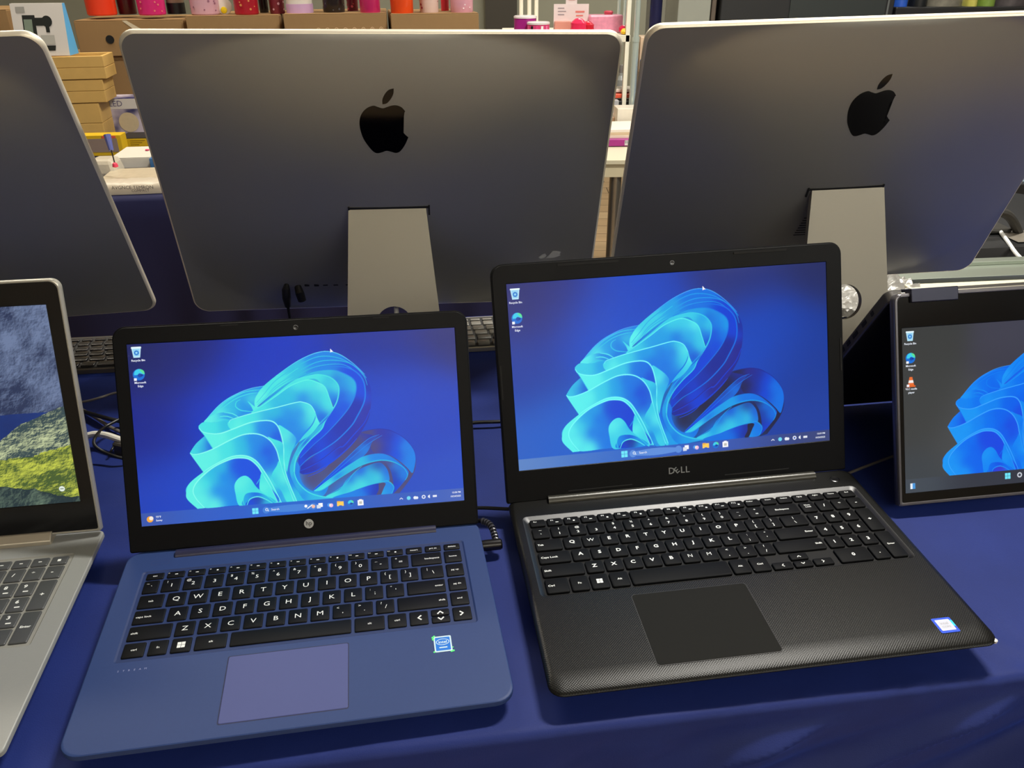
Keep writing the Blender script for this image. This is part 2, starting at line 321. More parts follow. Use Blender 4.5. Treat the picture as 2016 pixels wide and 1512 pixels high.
RIBBONS = """
F|1917,5243 2082,5540 2082,5540 2589,6445 3127,6986 3953,7326 3953,7326 4328,7823 5046,8606 5710,9020 6223,8917 6682,8359 7070,7625 7240,6630 7115,5221 6833,4361 6833,4361 7196,4492 7796,4363 8327,3530 8515,2735 8409,1790 7916,712 7916,712 7149,493 5598,562 4288,669 4703,698 2488,775 1689,744 1689,744 1387,1665 1510,2198 1946,2754 1946,2754 1758,3334 1590,3873 1590,3873 1793,4352 2066,4748 2066,4748 1923,5133|2153,5783s 3004,6387s 3744,6647c 4719,7605s 5747,8637s 6896,7284d 7099,5632p 6799,4893n 6554,3797k 7444,4043n 5871,2766k 5193,1926k 8069,1652k 7176,1796k 2858,1792b 1671,3824c 4563,1885b 4734,1051b 6487,758b
F|2082,5540 2589,6445 3127,6986 3953,7326 3953,7326 3752,6936 3695,6436 3687,6146 3467,5813 2873,5570 2433,5489 2082,5540|2150,5711c 2285,6018s 2908,6654s 3442,7051b 3865,7211b 3315,6344b 3515,6025b 3535,6676c 2992,6026s 2568,5796C 3193,5779b 2455,5522C
L|2093,5556 2589,6427 3126,6968 3551,7217 3952,7315|5|l
L|2279,5838 2802,6596 3337,7029 3842,7124|6|c
L|2405,5892 3011,6640 3437,6907 3753,6955|5|c
L|3220,6647 3091,6520 3062,6270 3202,6051 3409,5967 3533,5931|6|c
F|3426,6528 3546,6348 3685,6074 3577,5980 3577,5980 3522,6242|3524,6314c 3620,6010C
F|2082,5540 2364,5898 2699,5995 2946,5887 3107,5701 2938,5634 2810,5561 2433,5471|2360,5790C 2695,5851b 2899,5712b 2561,5579c 2985,5809s 2229,5591C
L|2699,5988 2946,5887 3117,5688|6|C
L|2567,5778 2775,5766 2959,5631|6|C
L|2350,5483 2603,5591 2872,5534|5|c
F|1917,5243 1931,5368 2082,5528 2391,5464 2684,5531 2872,5540 2802,5295 2855,4996 2537,4842 2246,4867 2002,5005|2036,5407c 2342,5253c 2676,5277s 2820,5220s 2126,4994c
F|3660,6659 3953,7326 3953,7326 4328,7823 5046,8606 5710,9020 6223,8917 6682,8359 7070,7625 7240,6630 7115,5221 6833,4361 6553,3722 6234,3241 5871,2766 5423,2382 5091,2208 4855,2322 4865,2698 5448,3362 6358,4513 6870,6072 6899,7445 6204,8099 5259,7821 4305,6988 3707,6107|3744,6647C 4183,7313c 4323,7625c 4921,8264s 5516,8746b 6219,8737b 6793,8023d 7125,6849n 7099,5632p 6787,4450p 6327,3454p 5657,2989d 5208,2492p 4989,2451n 5727,7840b 6437,7948d 6926,6470d 6363,4717n
L|3694,6400 3961,6908 4322,7585 4920,8224 5515,8706 5985,8759 6449,8508 6863,7974 7113,7417|6|s
L|3712,6288 3997,6685 4313,7267 5030,8010 5626,8473 6214,8506 6680,8239 7021,7591 7128,7010|6|s
L|3736,6394 4022,6827 4317,7426 4676,7817 5036,8209|6|c
L|3709,6179 4016,6610 4309,7148 4906,7707 5502,8189 6162,8305 6559,8134 6903,7606|5|s
L|4328,7823 5046,8606 5710,9020 6223,8917 6682,8359 7070,7625|5|l
L|7171,5622 6965,4916 6591,4233 6267,3658 6110,3600 5750,3202 5323,2739 4879,2431|8|d
L|6971,5242 6717,4542 6337,3906 5931,3438 5570,3003 5214,2718 4904,2541|6|p
L|6692,4041 6417,3553 6053,3041 5648,2612 5291,2327 4961,2229|10|d
L|5920,2986 5645,2499 5376,2238 5088,2076|6|d
F|3730,6176 4305,6988 5022,7692 5641,8131 6206,8179 6673,7958 6971,7436 7052,6778 6989,6055 6732,5235 6532,4744 6076,4020 5582,3492 5181,3139 4864,2660 4864,2660 4855,3152 5246,3995 5737,4401 6506,5797 6721,6903 6198,7859 5254,7661|5026,7851s 5733,8079b 6663,7476d 6907,6676d 6746,5885n 6367,4921n 6357,4769n 5789,3913n 5117,3187n 5679,3854d 5003,2978d
L|5261,7901 5641,8131 6206,8179 6673,7958 6971,7436 7052,6778 6989,6055 6732,5235 6532,4744 6076,4020 5582,3492 5181,3139 4864,2660|9|b
F|3840,6343 4545,7276 5021,7652 5496,7950 6060,7997 6432,7748 6708,7390 6782,6976 6711,6418 6506,5797 6182,5151 5737,4401 5352,3866 4898,3145 4898,3145 4912,3670 5285,4264 5909,5597 6231,6727 6003,7563 5257,7741|5260,7861s 5964,7889s 6312,7683s 6610,7241s 6721,6903s 6489,7136b 6238,7532d 6357,6548d 6391,5935d 6022,5378d 5648,4618d 5014,3429d 5468,4149d 6592,6435b
L|5021,7652 5496,7950 6060,7997 6432,7748 6708,7390 6782,6976 6711,6418 6506,5797 6182,5151 5737,4401 5352,3866 4898,3145|7|b
F|3750,6137 4300,6829 4901,7548 5374,7746 5679,7766 6003,7563 6206,7174 6231,6727 6109,6056 5756,5172 5612,4691 5250,4144 4954,3588 4765,3015 4683,2387 4683,2387 4601,2589 4802,3612 5177,4687 5663,5226 6020,5825 5928,6404 5713,7240 5250,7502|4543,7196c 5254,7661c 5630,7692c 5952,7409s 6154,6979c 6027,6593b 6112,6177d 5906,5476b 5658,5024s 5287,4345s 5140,4086d 4842,3455s 4713,2722s
L|4901,7548 5374,7746 5679,7766 6003,7563 6206,7174 6231,6727 6109,6056 5756,5172 5612,4691 5250,4144 4954,3588 4765,3015 4694,2385|8|c
F|3511,5880 3944,6328 4297,6709 4777,7245 5250,7502 5528,7385 5803,7067 5928,6404 6020,5825 6020,5825 5756,5172 4811,3948 4531,3165 4472,2609 4603,1832 4353,3005 4244,4825 4278,6050|3724,5995c 4689,6517s 4532,6797s 5011,7293c 5364,7367c 5708,7039C 5860,6535c 5871,6008c 5581,6654s 5108,6517b 5443,5866b 5668,5428d 4731,5562b 5177,4687b 4814,4060b 4520,2790d
L|3532,5895 3944,6328 4297,6709 4777,7245 5250,7502 5528,7385 5803,7067 5928,6404 6020,5825|7|C
L|6020,5825 5809,5408 5600,5067 5213,4375 4848,3680 4633,2961 4575,2404 4686,1705 4929,1018|8|s
F|5461,5661 5501,5371 5576,5036 5576,5036 5290,4467 4811,3948 4626,3489 4531,3165 4647,3485 4994,4295 5313,4884 5453,5337|5478,5375C 5418,4855c 5120,4289c 5042,4475s 4624,3414b
F|2871,5498 3467,5813 4253,6066 4895,6287 5101,6277 5331,6083 5461,5661 5430,5341 5302,4953 5088,4581 4768,3955 4531,3165 4472,2609 4603,1832 4842,1033 5029,658 4701,637 4461,2089 4401,3771 4268,5081 4022,5374 3494,5340 2961,5053 2856,5032 2781,5298|2888,5386c 3071,5214C 3394,5495c 4247,5848s 4669,5788b 4745,6085s 5213,6059c 5394,5792C 5432,5422c 4970,5730b 4720,5160b 4357,5252b 4633,4475b 4947,4244b 4593,2999b 4579,3346b 4538,1843b 4734,1051s
L|2826,5395 2915,5564 3467,5813 4253,6066 4895,6287 5101,6277 5331,6083 5461,5661|6|L
F|4310,5075 4516,4861 4741,4496 4817,4152 4650,3511 4551,3006 4471,2460 4450,2464 4380,3033 4401,3771 4377,4440|4427,4690c 4524,4381C 4756,4272b 4481,3574c 4613,3739s 4418,2841c
F|1917,5261 2002,5013 2246,4867 2537,4842 2961,5053 3494,5340 4022,5374 4268,5081 4377,4440 4401,3771 4380,3033 4461,2089 4703,698 4616,675 4360,2292 4253,3053 4187,3730 3992,4313 3684,4653 3265,4697 2838,4450 2301,4019 2301,4019 2151,4517|2019,4901C 2230,4395C 2529,4606C 2954,4835c 3378,4955c 3799,4967b 4054,5003b 4208,4465d 3894,4585b 4367,4072d 4327,3412c 4402,2285c 4542,1139c
L|1917,5261 2002,5013 2246,4867 2537,4842 2961,5053 3494,5340 4022,5374 4268,5081 4377,4440 4412,3770 4391,3031 4461,2089 4703,717|8|L
F|3954,4466 4119,4331 4388,4069 4395,3550 4376,2885 4289,2824 4242,3425 4151,3957|4036,4380c 4196,4061c 4335,3707s 4295,3046c
F|2066,4748 2066,4748 2280,4004 2280,4004 1941,3818 1711,3781 1600,3864 1793,4352|1900,4446c 1738,3959c 1991,4067s 2143,4263d 2176,4002d
F|1594,3865 1711,3774 1941,3818 2301,4019 2838,4450 3265,4697 3684,4653 3992,4313 4187,3730 4253,3053 4360,2292 4616,694 4231,740 3983,1793 3771,2572 3535,3202 3228,3509 2807,3501 2271,3106 1947,2790 1947,2790 1758,3334|1707,3672C 1961,3192C 2289,3655C 2722,4101c 2708,3663c 3145,4220s 3465,4356b 3130,3745s 3556,3900b 3866,3632d 3956,3099d 3745,3133b 4115,2703b 4030,1972c 4264,1934c 4430,970c 4318,801b 4201,1196b
L|1594,3865 1711,3774 1941,3818 2301,4019 2838,4450 3265,4697 3684,4653 3992,4313 4187,3730 4264,3051 4360,2292 4617,713|8|L
F|4161,2807 4253,3053 4360,2292 4595,698 4402,711 4249,1375 4030,1972 3999,2350|4156,2622c 4312,2113C 4096,2036s 4430,970c 4252,1487s
F|1947,2772 2271,3106 2807,3501 3228,3509 3535,3202 3771,2572 3983,1793 4230,722 4102,725 2827,791 1689,744 1689,744 1416,1291 1387,1665 1510,2198|1620,2364C 1464,1468C 1735,866C 2267,2997C 3121,3452C 3729,2579c 4110,1024c
L|1947,2772 2271,3106 2807,3501 3228,3509 3535,3202 3771,2572 3983,1793 4230,722|7|L
F|1899,763 1667,1323 1601,1814 1786,2337 2267,2997 2803,3372 3119,3397 3368,3266 3589,2861 3723,2394 3916,1692 4123,721 2826,773|1711,1981C 1789,1228C 2196,862C 1966,2124c 2166,2460s 2475,2964s 2329,1694b 2562,2396b 2595,1464b 2726,958b 2893,2897d 3112,3158d 3518,2613d 3396,2075d 3097,2680d
L|1899,763 1667,1323 1601,1814 1786,2337 2267,2997 2803,3372 3119,3397 3368,3266 3589,2861 3723,2394 3916,1692 4123,721|8|L
F|3683,2475 3799,2084 3916,1692 4102,725 3975,784 3793,1152 3592,1559|3697,2212c 3702,1653C 3905,1320c 3999,892c
L|3654,2219 3506,1853|6|s
F|2962,712 2857,1420 2852,1941 3000,2288 3193,2387 3356,2156 3511,1684 3794,1189 4017,758 3462,758|2969,1959C 3164,2113C 2925,1223c 3042,904c 3323,1790c 3589,1447c 3192,2331c 3452,1843s
F|3100,715 3079,1085 3184,1403 3482,1428 3753,1233 4038,743|3135,1187s 3480,1354d 3262,1166b 3792,1114s
L|3100,715 3079,1085 3184,1403 3482,1428 3753,1233 4038,743|6|c
F|3174,714 3280,1051 3517,1161 3746,991 3952,731|3251,794d 3512,1012n 3889,761s
L|3174,714 3280,1051 3517,1161 3746,991 3952,731|7|C
F|4747,3169 4661,2390 4776,1804 5065,1186 5605,848 6046,870 6494,1102 6709,759 5822,716 5029,658 4722,1433 4570,2216 4606,2739|4683,2387s 4792,1611s 5169,978s 5825,830c 6269,948s 4951,1014b 5822,716b 6488,834b 4646,1825b
F|4864,2660 4829,2174 4965,1545 5176,1263 5438,1219 5707,1423 5519,920 5171,1054 4876,1484 4718,2079 4763,2940|4791,2370b 4920,1477b 5217,1161b 5526,1224b 5281,1074s 5617,1362b
L|4794,3312 4704,2761 4699,2195 4837,1642 5129,1137 5604,836 6046,870 6719,1219 7392,1435|8|c
L|4885,2657 4840,2172 4945,1624 5176,1263 5440,1276|5|b
F|6831,4361 7232,4490 7629,4432 8111,3981 8435,3284 8514,2659 8436,2056 8365,1836 8213,2168 7974,2589 7646,2985 7204,3148 7105,3714 7224,4113|7008,4372k 7449,4269p 7322,3491k 7664,3934n 7927,3666d 8212,3356b 8425,2749b 8369,2067b 7870,3026d 7540,3268n 7097,3336k
L|6831,4361 7232,4490 7629,4432 8111,3981 8435,3284 8514,2659 8435,1979|5|n
F|5243,1309 5722,2030 6314,2925 6771,3613 7111,4016 7335,4135 7173,3780 6983,3201 6618,2687 6030,2057 5352,1291|5403,1549d 6085,2505d 6541,3193p 6998,3882p 6942,3359b 6644,2873b 5850,1896d 6304,2470d
L|5243,1309 5722,2030 6314,2925 6771,3613 7111,4016 7402,4163|5|b
L|5536,1642 6082,2391 6651,3176 7106,3752 7490,4112|5|b
F|5241,1233 5354,1367 6078,2240 6530,2701 6868,2991 7314,3093 7645,2947 7972,2513 8233,2011 8227,1704 8062,1307 7691,711 7837,1305 7893,1873 7768,2392 7527,2640 7193,2635 6745,2438 6069,1860 5527,1262|5619,1438c 6074,2050b 6296,2129s 6749,2628s 7200,2939b 7532,2888b 7859,2454b 8116,1799b 7949,1286d 7845,1689n 8077,2113d 7785,927n
F|7528,2659 7860,2492 8122,2144 8216,1744 8062,1307 7691,711 7748,1319 7694,2020 7590,2420|7637,2527k 7901,2294b 8116,1799b 7879,1105d 7770,1316n 7759,1895n
L|5241,1233 5528,1281 6069,1860 6746,2476 7194,2673 7528,2678 7860,2492 8122,2144 8216,1744 8132,1449|7|s
L|5352,1291 6077,2164 6528,2625|5|s
F|5605,867 6054,1213 6288,1748 6629,2190 6967,2442 7348,2573 7543,2274 7624,1878 7616,1456 7392,1435 6943,1297 6382,1044 5935,831|5827,945c 6166,1271s 6397,1693d 6740,2172d 7300,2389n 7514,1934d 7065,1814s 6723,1410c 7286,1702c 6497,1217c 7506,1551b
L|5628,901 6010,1220 6283,1558 6516,2055 6790,2431|5|s
F|5823,773 6493,1064 6943,1297 7392,1435 7295,1085 7152,647 6262,642|6044,793b 6491,949b 6940,1144d 7277,1281n 7156,839n 6710,797b
F|7392,1435 7571,1463 7724,1246 7753,1010 7646,661 7309,659 7429,1063|7432,1178b 7569,1348b 7697,1019b 7491,783b 7379,802s
F|7302,1392 7502,1359 7429,1063 7309,659 7175,662 7272,1012|7345,1308k 7265,705k
L|6718,1199 7056,1355 7392,1435 7572,1471 7724,1246 7753,1010 7646,661|6|s
"""
# ------------------------------------------------------------ laptops
def deck_mb(x0, x1, D, t, r, well=None, zb=0.003, mi_side=0, inset=.024, chamfer=.0012, lip=None):
    mb = MB(); n = 6; y0, y1 = -D, 0.0
    def lp(i, z, fo=None): return xy(rr(x0 + i, x1 - i, y0 + (i if fo is None else fo), y1 - i, max(r - i * .5, .001), n), z)
    e = chamfer + .0012
    if lip:      # softly falling front edge
        prof = [(0, t - .0040, 0), (.0004, t - .0029, .0008), (.0010, t - .0021, .0030), (.0018, t - .00135, .0066), (.0028, t - .0007, .0106), (.0038, t - .00025, .0152), (.0048, t, .0205), (.0062, t, .0225)]
        mb.loops([lp(.030, zb), lp(.0016, t - .0060), lp(.0002, t - .0048), lp(0, t - .0038)], 1, cap0=True); mb.loops([lp(a, z_, f_) for a, z_, f_ in prof], 0); e, ef = .0062, .0225
    else:
        mb.loops([lp(inset, zb), lp(.0014, t - .0058), lp(0, t - .0045), lp(0, t - chamfer), lp(chamfer * .3, t - chamfer * .35), lp(chamfer, t), lp(e, t)], 0, cap0=True); ef = e
    if well:
        a, b, c, d, wr, dep, sl = well
        mb.loops([lp(e, t, ef), xy(rr(a - .001, b + .001, c - .001, d + .001, wr, n), t), xy(rr(a, b, c, d, wr, n), t)], 0)
        sb = sl * 1.45 if lip else sl; mb.loops([xy(rr(a, b, c, d, wr, n), t), xy(rr(a + sl * .3, b - sl * .3, c + sl * .2, d - sb * .25, wr * .9, n), t - dep * .18), xy(rr(a + sl * .7, b - sl * .7, c + sl * .5, d - sb * .7, wr * .8, n), t - dep * .72), xy(rr(a + sl, b - sl, c + sl * .6, d - sb, wr * .7, n), t - dep)], 2)
        fl = xy(rr(a + sl, b - sl, c + sl * .6, d - sb, wr * .7, n), t - dep); mb.add(fl, [tuple(range(len(fl)))], 1)
    else:
        l = lp(e, t, ef); mb.add(l, [tuple(range(len(l)))], 0)
    return mb
def key(parent, x0, x1, y0, y1, zb, zt, mats, legends=(), name='key', r=.0012, ins=.0007):
    w, h = (x1 - x0) / 2, (y1 - y0) / 2; cx, cy = (x0 + x1) / 2, (y0 + y1) / 2
    mb = MB(); n = 3
    mb.loops([xy(rr(-w, w, -h, h, r, n), 0), xy(rr(-w, w, -h, h, r, n), zt - zb - .0005), xy(rr(-w + ins * .4, w - ins * .4, -h + ins * .4, h - ins * .4, r, n), zt - zb - .00015), xy(rr(-w + ins, w - ins, -h + ins, h - ins, r, n), zt - zb)], 0, cap1=True)
    for (s, size, dx, dy, bold, al) in legends:
        if s.startswith('#'):
            z = zt - zb + .00004
            if s == '#win': 
                for i in (-1, 1):
                    for j in (-1, 1): mb.box(dx + i * size * .27 - size * .24, dx + i * size * .27 + size * .24, dy + j * size * .27 - size * .24, dy + j * size * .27 + size * .24, z - .0001, z, 1)
            elif s == '#bar': mb.box(dx - size / 2, dx + size / 2, dy - size * .16, dy + size * .16, z - .0001, z, 1)
            elif s == '#box': 
                mb.box(dx - size / 2, dx + size / 2, dy - size / 2, dy + size / 2, z - .0001, z, 1)
            elif s in ('#up', '#dn', '#lf', '#rt', '#tri'):
                a = {'#up': 0, '#dn': pi, '#lf': pi / 2, '#rt': -pi / 2, '#tri': 0}[s]
                q = size / 2; th = size * .16
                v = [(-q, -q * .5), (0, q * .5), (q, -q * .5), (q - th, -q * .5 - th), (0, q * .5 - 1.6 * th), (-q + th, -q * .5 - th)] if s != '#tri' else [(-q, -q), (0, q), (q, -q)]
                f = [(0, 1, 4, 5), (1, 2, 3, 4)] if s != '#tri' else [(0, 1, 2)]
                mb.add([(dx + a_ * cos(a) - b_ * sin(a), dy + a_ * sin(a) + b_ * cos(a), z) for a_, b_ in v], f, 1)
        else:
            put_text(mb, s, size, T(dx, dy, zt - zb + .00004), 1, bold, al, 1.12)
    return mb.build(name, mats, parent, T(cx, cy, zb), smooth=35)
def lid_parts(root, Ml, w, z0, z1, r, sw, sh, dx, dv, m_shell, m_bezel, th=.0065, dx_lid=0.0, side=0.0, open_top=None, rim=0.0):
    x0, x1 = -w / 2 + dx_lid, w / 2 + dx_lid
    def L(i, y, rad=None): return [(a, y, b) for a, b in rr(x0 + i, x1 - i, z0 + i, z1 - i, [max(r - i * .5, .0008)] * 2 + [.002] * 2, 6)]
    mb = MB(); mb.loops([L(.0012, 0.0001), L(.0003, .0004), L(0, .0014), L(0, th - .0015), L(.0012, th)], 0, cap0=True, cap1=True)
    lid = mb.build('lid', [m_shell], root, Ml, smooth=40)
    a0, a1, c0, c1 = -sw / 2 + dx, sw / 2 + dx, dv, dv + sh
    fr = MB(); IN = lambda y, e=0: [(a, y, b) for a, b in rr(a0 - e, a1 + e, c0 - e, c1 + e, .0006, 6)]
    g0 = .0012
    if rim:
        rm_ = MB(); rm_.loops([L(.0, .0014), L(.0002, -.0004), L(.0012, -.0014), L(rim - .0008, -.0014), L(rim, -.0006)], 0); rm_.build('frame_rim', [m_shell], lid, smooth=40); g0 = rim - .0004
    fr.loops([L(g0, -.0002), L(g0 + .0004, -.0008), IN(-.0008, .0006), IN(-.0001, 0)], 0)
    bez = fr.build('bezel', [m_bezel], lid, smooth=0)
    return lid, (a0, c0)

legend_white = mat('key_legend', (225, 228, 225), .5)
# ---- HP-like blue laptop
def foot(base, root, a, b):
    M = root.matrix_basis; z0_ = (-.0052 - (M @ Vector((a, b, 0))).z) / M[2][2]
    MB().lathe([(.006, z0_), (.006, .0045)], n=16, M=T(a, b, 0)).build('rubber_foot', mat('rubber', (15, 15, 16), .8), base)
def build_blue():
    x, y, z, rz, rx, ry, w, D, t, tilt, ly, dx, dv, lidh, hz = (-.2024, .6598, .0006, .1678, .0183, .0131, .3364, .2310, .0182, .4269, -.0174, .0006, .0310, .2220, .0138)
    root = empty('laptop', T(x, y, z) @ Rm(rx, ry, rz), 'open blue laptop with black keys and a touchpad tinted pale for sheen, left of the black one', 'laptop')
    blue = mat('blue_plastic', (40, 59, 106), .5, spec=.25, noise_amt=.05, nscale=400)
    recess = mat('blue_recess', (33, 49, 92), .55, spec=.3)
    black = mat('black_plastic', (6, 7, 10), .45, spec=.14); kb = mat('black_key', (7, 8, 11), .55, spec=.16)
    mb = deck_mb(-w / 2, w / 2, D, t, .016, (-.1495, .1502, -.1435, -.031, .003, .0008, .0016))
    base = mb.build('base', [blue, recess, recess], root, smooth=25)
    for a in (-1, 1):
        for b in (-.03, -D + .045):
            foot(base, root, a * .12, b - .01 if b < -.1 else b)
    z0, z1 = t - .0014, t + .0004
    X0 = -.1446; u = .01885; g = .0029; U1 = .1265
    S = 'CENTER'
    def row(y1, y0, items):
        xx = X0
        for leg, wu in items:
            xe = xx + wu * u - g; key(root, xx, xe, y0, y1, z0, z1, [kb, legend_white], legs(leg, xe - xx, y1 - y0)); xx += wu * u
    def legs(l, kw, kh):
        if l is None: return ()
        if len(l) == 2: return [(l[0], .0040, -kw * .22, kh * .24, 0, 'CENTER'), (l[1], .0062, kw * .04, -kh * .04, 0, 'CENTER')]
        if l[0] == '=': return [(l[1:], .0031, 0, 0, .01, 'CENTER')]
        if l[0] == '<': return [(l[1:], .0031, -kw / 2 + .002, 0, .01, 'LEFT')]
        if l[0] == '>': return [(l[1:], .0031, kw / 2 - .002, 0, .01, 'RIGHT')]
        if l[0] == '#': return [(l, .0062, 0, 0, 0, 'CENTER')]
        if len(l) == 2: return [(l[0], .0040, -kw * .22, kh * .24, 0, 'CENTER'), (l[1], .0062, kw * .04, -kh * .04, 0, 'CENTER')]
        return [(l, .0074, 0, -.0002, 0, 'CENTER')]
    # function row
    fx = X0; fu = (.1455 + .0029 - X0) / 16
    fl = ['esc', 'f1 ?', 'f2', 'f3', 'f4', 'f5', 'f6', 'f7', 'f8', 'f9', 'f10', 'f11', 'f12', 'insert', 'prt sc', 'delete']
    for i, s_ in enumerate(fl):
        if 1 <= i <= 12: lg = [(s_[:3], .0019, -fu * .32, .0018, 0, 'CENTER'), ('#bar' if i % 3 else '#box', .0026 if i % 3 else .0016, .0005, .0, 0, S)]
        else: lg = [(s_, .0028, 0, 0, .01, S)]
        key(root, fx, fx + fu - g, -.0432, -.0350, z0, z1, [kb, legend_white], lg); fx += fu
    row(-.0452, -.0618, [('~`', .86)] + [(a, 1) for a in ('!1', '@2', '#3', '$4', '%5', '^6', '&7', '*8', '(9', ')0', '_-', '+=')] + [('>backspace', 1.67)])
    row(-.0647, -.0812, [('=tab', 1.28)] + [(a, 1) for a in 'QWERTYUIOP'] + [('{[', 1), ('}]', 1), ('|\\', 1.25)])
    row(-.0841, -.1006, [('<caps lock', 1.53)] + [(a, 1) for a in 'ASDFGHJKL'] + [(':;', 1), ('"\'', 1), ('>enter', 2.0)])
    row(-.1035, -.1200, [('<shift', 2.02)] + [(a, 1) for a in 'ZXCVBNM'] + [('<,', 1), ('>.', 1), ('?/', 1), ('>shift', 2.51)])
    row(-.1229, -.1390, [('=ctrl', 1.08), ('=fn', .95), ('#win', 1.0), ('=alt', 1.52), (None, 5.47), ('=alt', 1.51), ('=ctrl', 1.0), ('#lf', 1.0)])
    xa = X0 + 13.53 * u
    key(root, xa, xa + u - g, -.1305, -.1229, z0, z1, [kb, legend_white], [('#up', .006, 0, 0, 0, S)])
    key(root, xa, xa + u - g, -.1390, -.1314, z0, z1, [kb, legend_white], [('#dn', .006, 0, 0, 0, S)])
    key(root, .1293, .1455, -.1390, -.1229, z0, z1, [kb, legend_white], [('#rt', .006, 0, 0, 0, S)])
    for s_, y1 in (('home', -.0452), ('pg up', -.0647), ('pg dn', -.0841), ('end', -.1035)):
        key(root, .1293, .1455, y1 - .0165, y1, z0, z1, [kb, legend_white], [(s_, .0029, 0, 0, .01, S)])
    # touchpad
    pad = MB(); pad.loops([xy(rr(-.0575, .0388, -.2182, -.1508, .0016, 4), t - .0003), xy(rr(-.0575, .0388, -.2182, -.1508, .0016, 4), t + .0001), xy(rr(-.0571, .0384, -.2178, -.1512, .0016, 4), t + .00035)], 0, cap1=True)
    pd = pad.build('touchpad', mat('violet_sheen_pad', (64, 72, 124), .52, spec=.35), root, smooth=15); pd['label'] = 'touchpad tinted pale violet to imitate its sheen'  # coloured lighter than the deck to paint in reflected sheen
    MB().loops([xy(rr(-.0583, .0396, -.2190, -.1500, .002, 4), t + .00001), xy(rr(-.0573, .0386, -.2180, -.1510, .0016, 4), t + .00004)], 0).build('touchpad_groove', mat('groove', (24, 30, 62), .7), root)
    # speaker slot, printed name, sticker
    MB().loops([xy(rr(-.1445, -.1281, -.0222, -.0172, .0005, 2), t + .0001), xy(rr(-.1440, -.1286, -.0217, -.0177, .0004, 2), t + .0001)], 0).build('speaker_slot', mat('slot_edge', (38, 50, 100), .6), root)
    mb = MB()
    for i, ch in enumerate('STREAM'): put_text(mb, ch, .0027, T(-.1432 + i * .0042, -.1528, t + .0001))
    mb.build('printed_name', mat('pale_print', (150, 155, 190), .5), root, smooth=0)
    st = empty('sticker', T(.1172, -.1642, t), None, None); st.parent = root
    sk = MB(); sk.loops([xy(rr(-.0074, .0074, -.0088, .0088, .001, 3), .00002), xy(rr(-.0074, .0074, -.0088, .0088, .001, 3), .0002)], 0, cap1=True)
    sk.loops([xy(rr(-.0062, .0062, -.0074, .0074, .0008, 3), .00022)] * 2, 1, cap1=True)
    el = lambda a, b, z_: [(a * cos(k * pi / 12), .0022 + b * sin(k * pi / 12), z_) for k in range(24)]
    sk.loops([el(.0056, .0036, .00025), el(.0050, .0030, .00025)], 0)
    put_text(sk, 'intel', .0042, T(0, .0020, .00026), 0, .02); sk.box(-.0034, .0034, -.0046, -.0034, .00023, .00025, 0)
    bpy.data.objects.remove(st)
    s_ = sk.build('sticker', [mat('sticker_silver', (190, 215, 225), .3), mat('sticker_blue', (24, 110, 205), .3)], root, T(.1172, -.1642, t), smooth=0)
    s_['label'] = 'small square blue maker sticker with silver rim'
    dots = MB()
    for a, b, c in ((-.0078, .0080, .0012), (-.0066, .0094, .0009), (-.0078, .0058, .001), (-.0078, -.0082, .0009), (.0080, -.0050, .0006), (.0080, -.0088, .0011), (.0064, -.0094, .0009)): dots.lathe([(c, 0), (c, .00015)], n=8, M=T(a, b, .0001))
    dots.build('sticker_corner_dots', mat('sticker_green', (80, 225, 120), .4), s_, smooth=0)
    # lid
    Ml = T(0, -.008, hz) @ Rm(0, 0, ly) @ Matrix.Rotation(-tilt, 4, 'X')
    lid, (a0, c0) = lid_parts(root, Ml, w - .0008, .0055, lidh, .0125, .3094, .174, dx, dv, black, black, dx_lid=dx)
    R = wallpaper('hp'); bar = smooth_bg
    R.fill([(0, 0), (1, 0), (1, .0735), (0, .0735)], lambda gx, gy: smooth_bg(gx, gy, [((0, .03), (56, 84, 166)), ((.2, .03), (40, 92, 200)), ((.5, .03), (30, 100, 205)), ((.8, .03), (48, 92, 190)), ((1, .03), (70, 100, 185))]))
    ic_bin(R, .027, .955); ic_edge(R, .0285, .833)
    R.fill(circ(.0262, .037, .017), Lc(250, 170, 50)); R.fill(circ(.030, .042, .011), Lc(245, 235, 225))
    ic_win(R, .3415, .036)
    R.fill(stroke([(.372 + i * .0148, .0365) for i in range(12)], .020), Lc(64, 128, 216)); R.fill(circ(.3745, .0365, .019), Lc(64, 128, 216)); R.fill(circ(.520, .0365, .019), Lc(64, 128, 216))
    R.fill(circ(.3765, .039, .008), Lc(235, 245, 255)); R.fill(circ(.3765, .039, .005), Lc(64, 128, 216)); R.fill([(.379, .035), (.3815, .028), (.383, .030), (.3805, .037)], Lc(235, 245, 255))
    R.fill(circ(.497, .041, .008), Lc(255, 255, 255)); R.fill([(.500, .028), (.516, .048), (.519, .046), (.503, .026)], Lc(255, 255, 255)); R.fill(circ(.520, .036, .010), Lc(240, 190, 170))
    ic_tasks(R, .5406, .0368); ic_tray(R, .797, .040)
    R.fill([(.605, .918), (.605, .896), (.6095, .901), (.614, .899)], Lc(255, 255, 255))
    tx = TextLayer(.3094, .174)
    tx.text('Recycle Bin', .030, .911, .0155); tx.text('Microsoft', .0305, .790, .0155); tx.text('Edge', .0305, .771, .0155)
    tx.text('73°F', .043, .0455, .0150, align='LEFT'); tx.text('Sunny', .043, .0265, .0140, align='LEFT'); tx.text('Search', .390, .036, .0165, align='LEFT', bold=.01)
    tx.text('12:58 PM', .990, .0505, .0135, align='RIGHT'); tx.text('10/24/2025', .990, .0285, .0135, align='RIGHT')
    dsp = display(R, .3094, .174, lid, T(a0, -.00045, c0), extra=tx.data(), matname='blue_laptop_screen'); dsp['label'] = 'lit screen with folded blue ribbon picture'
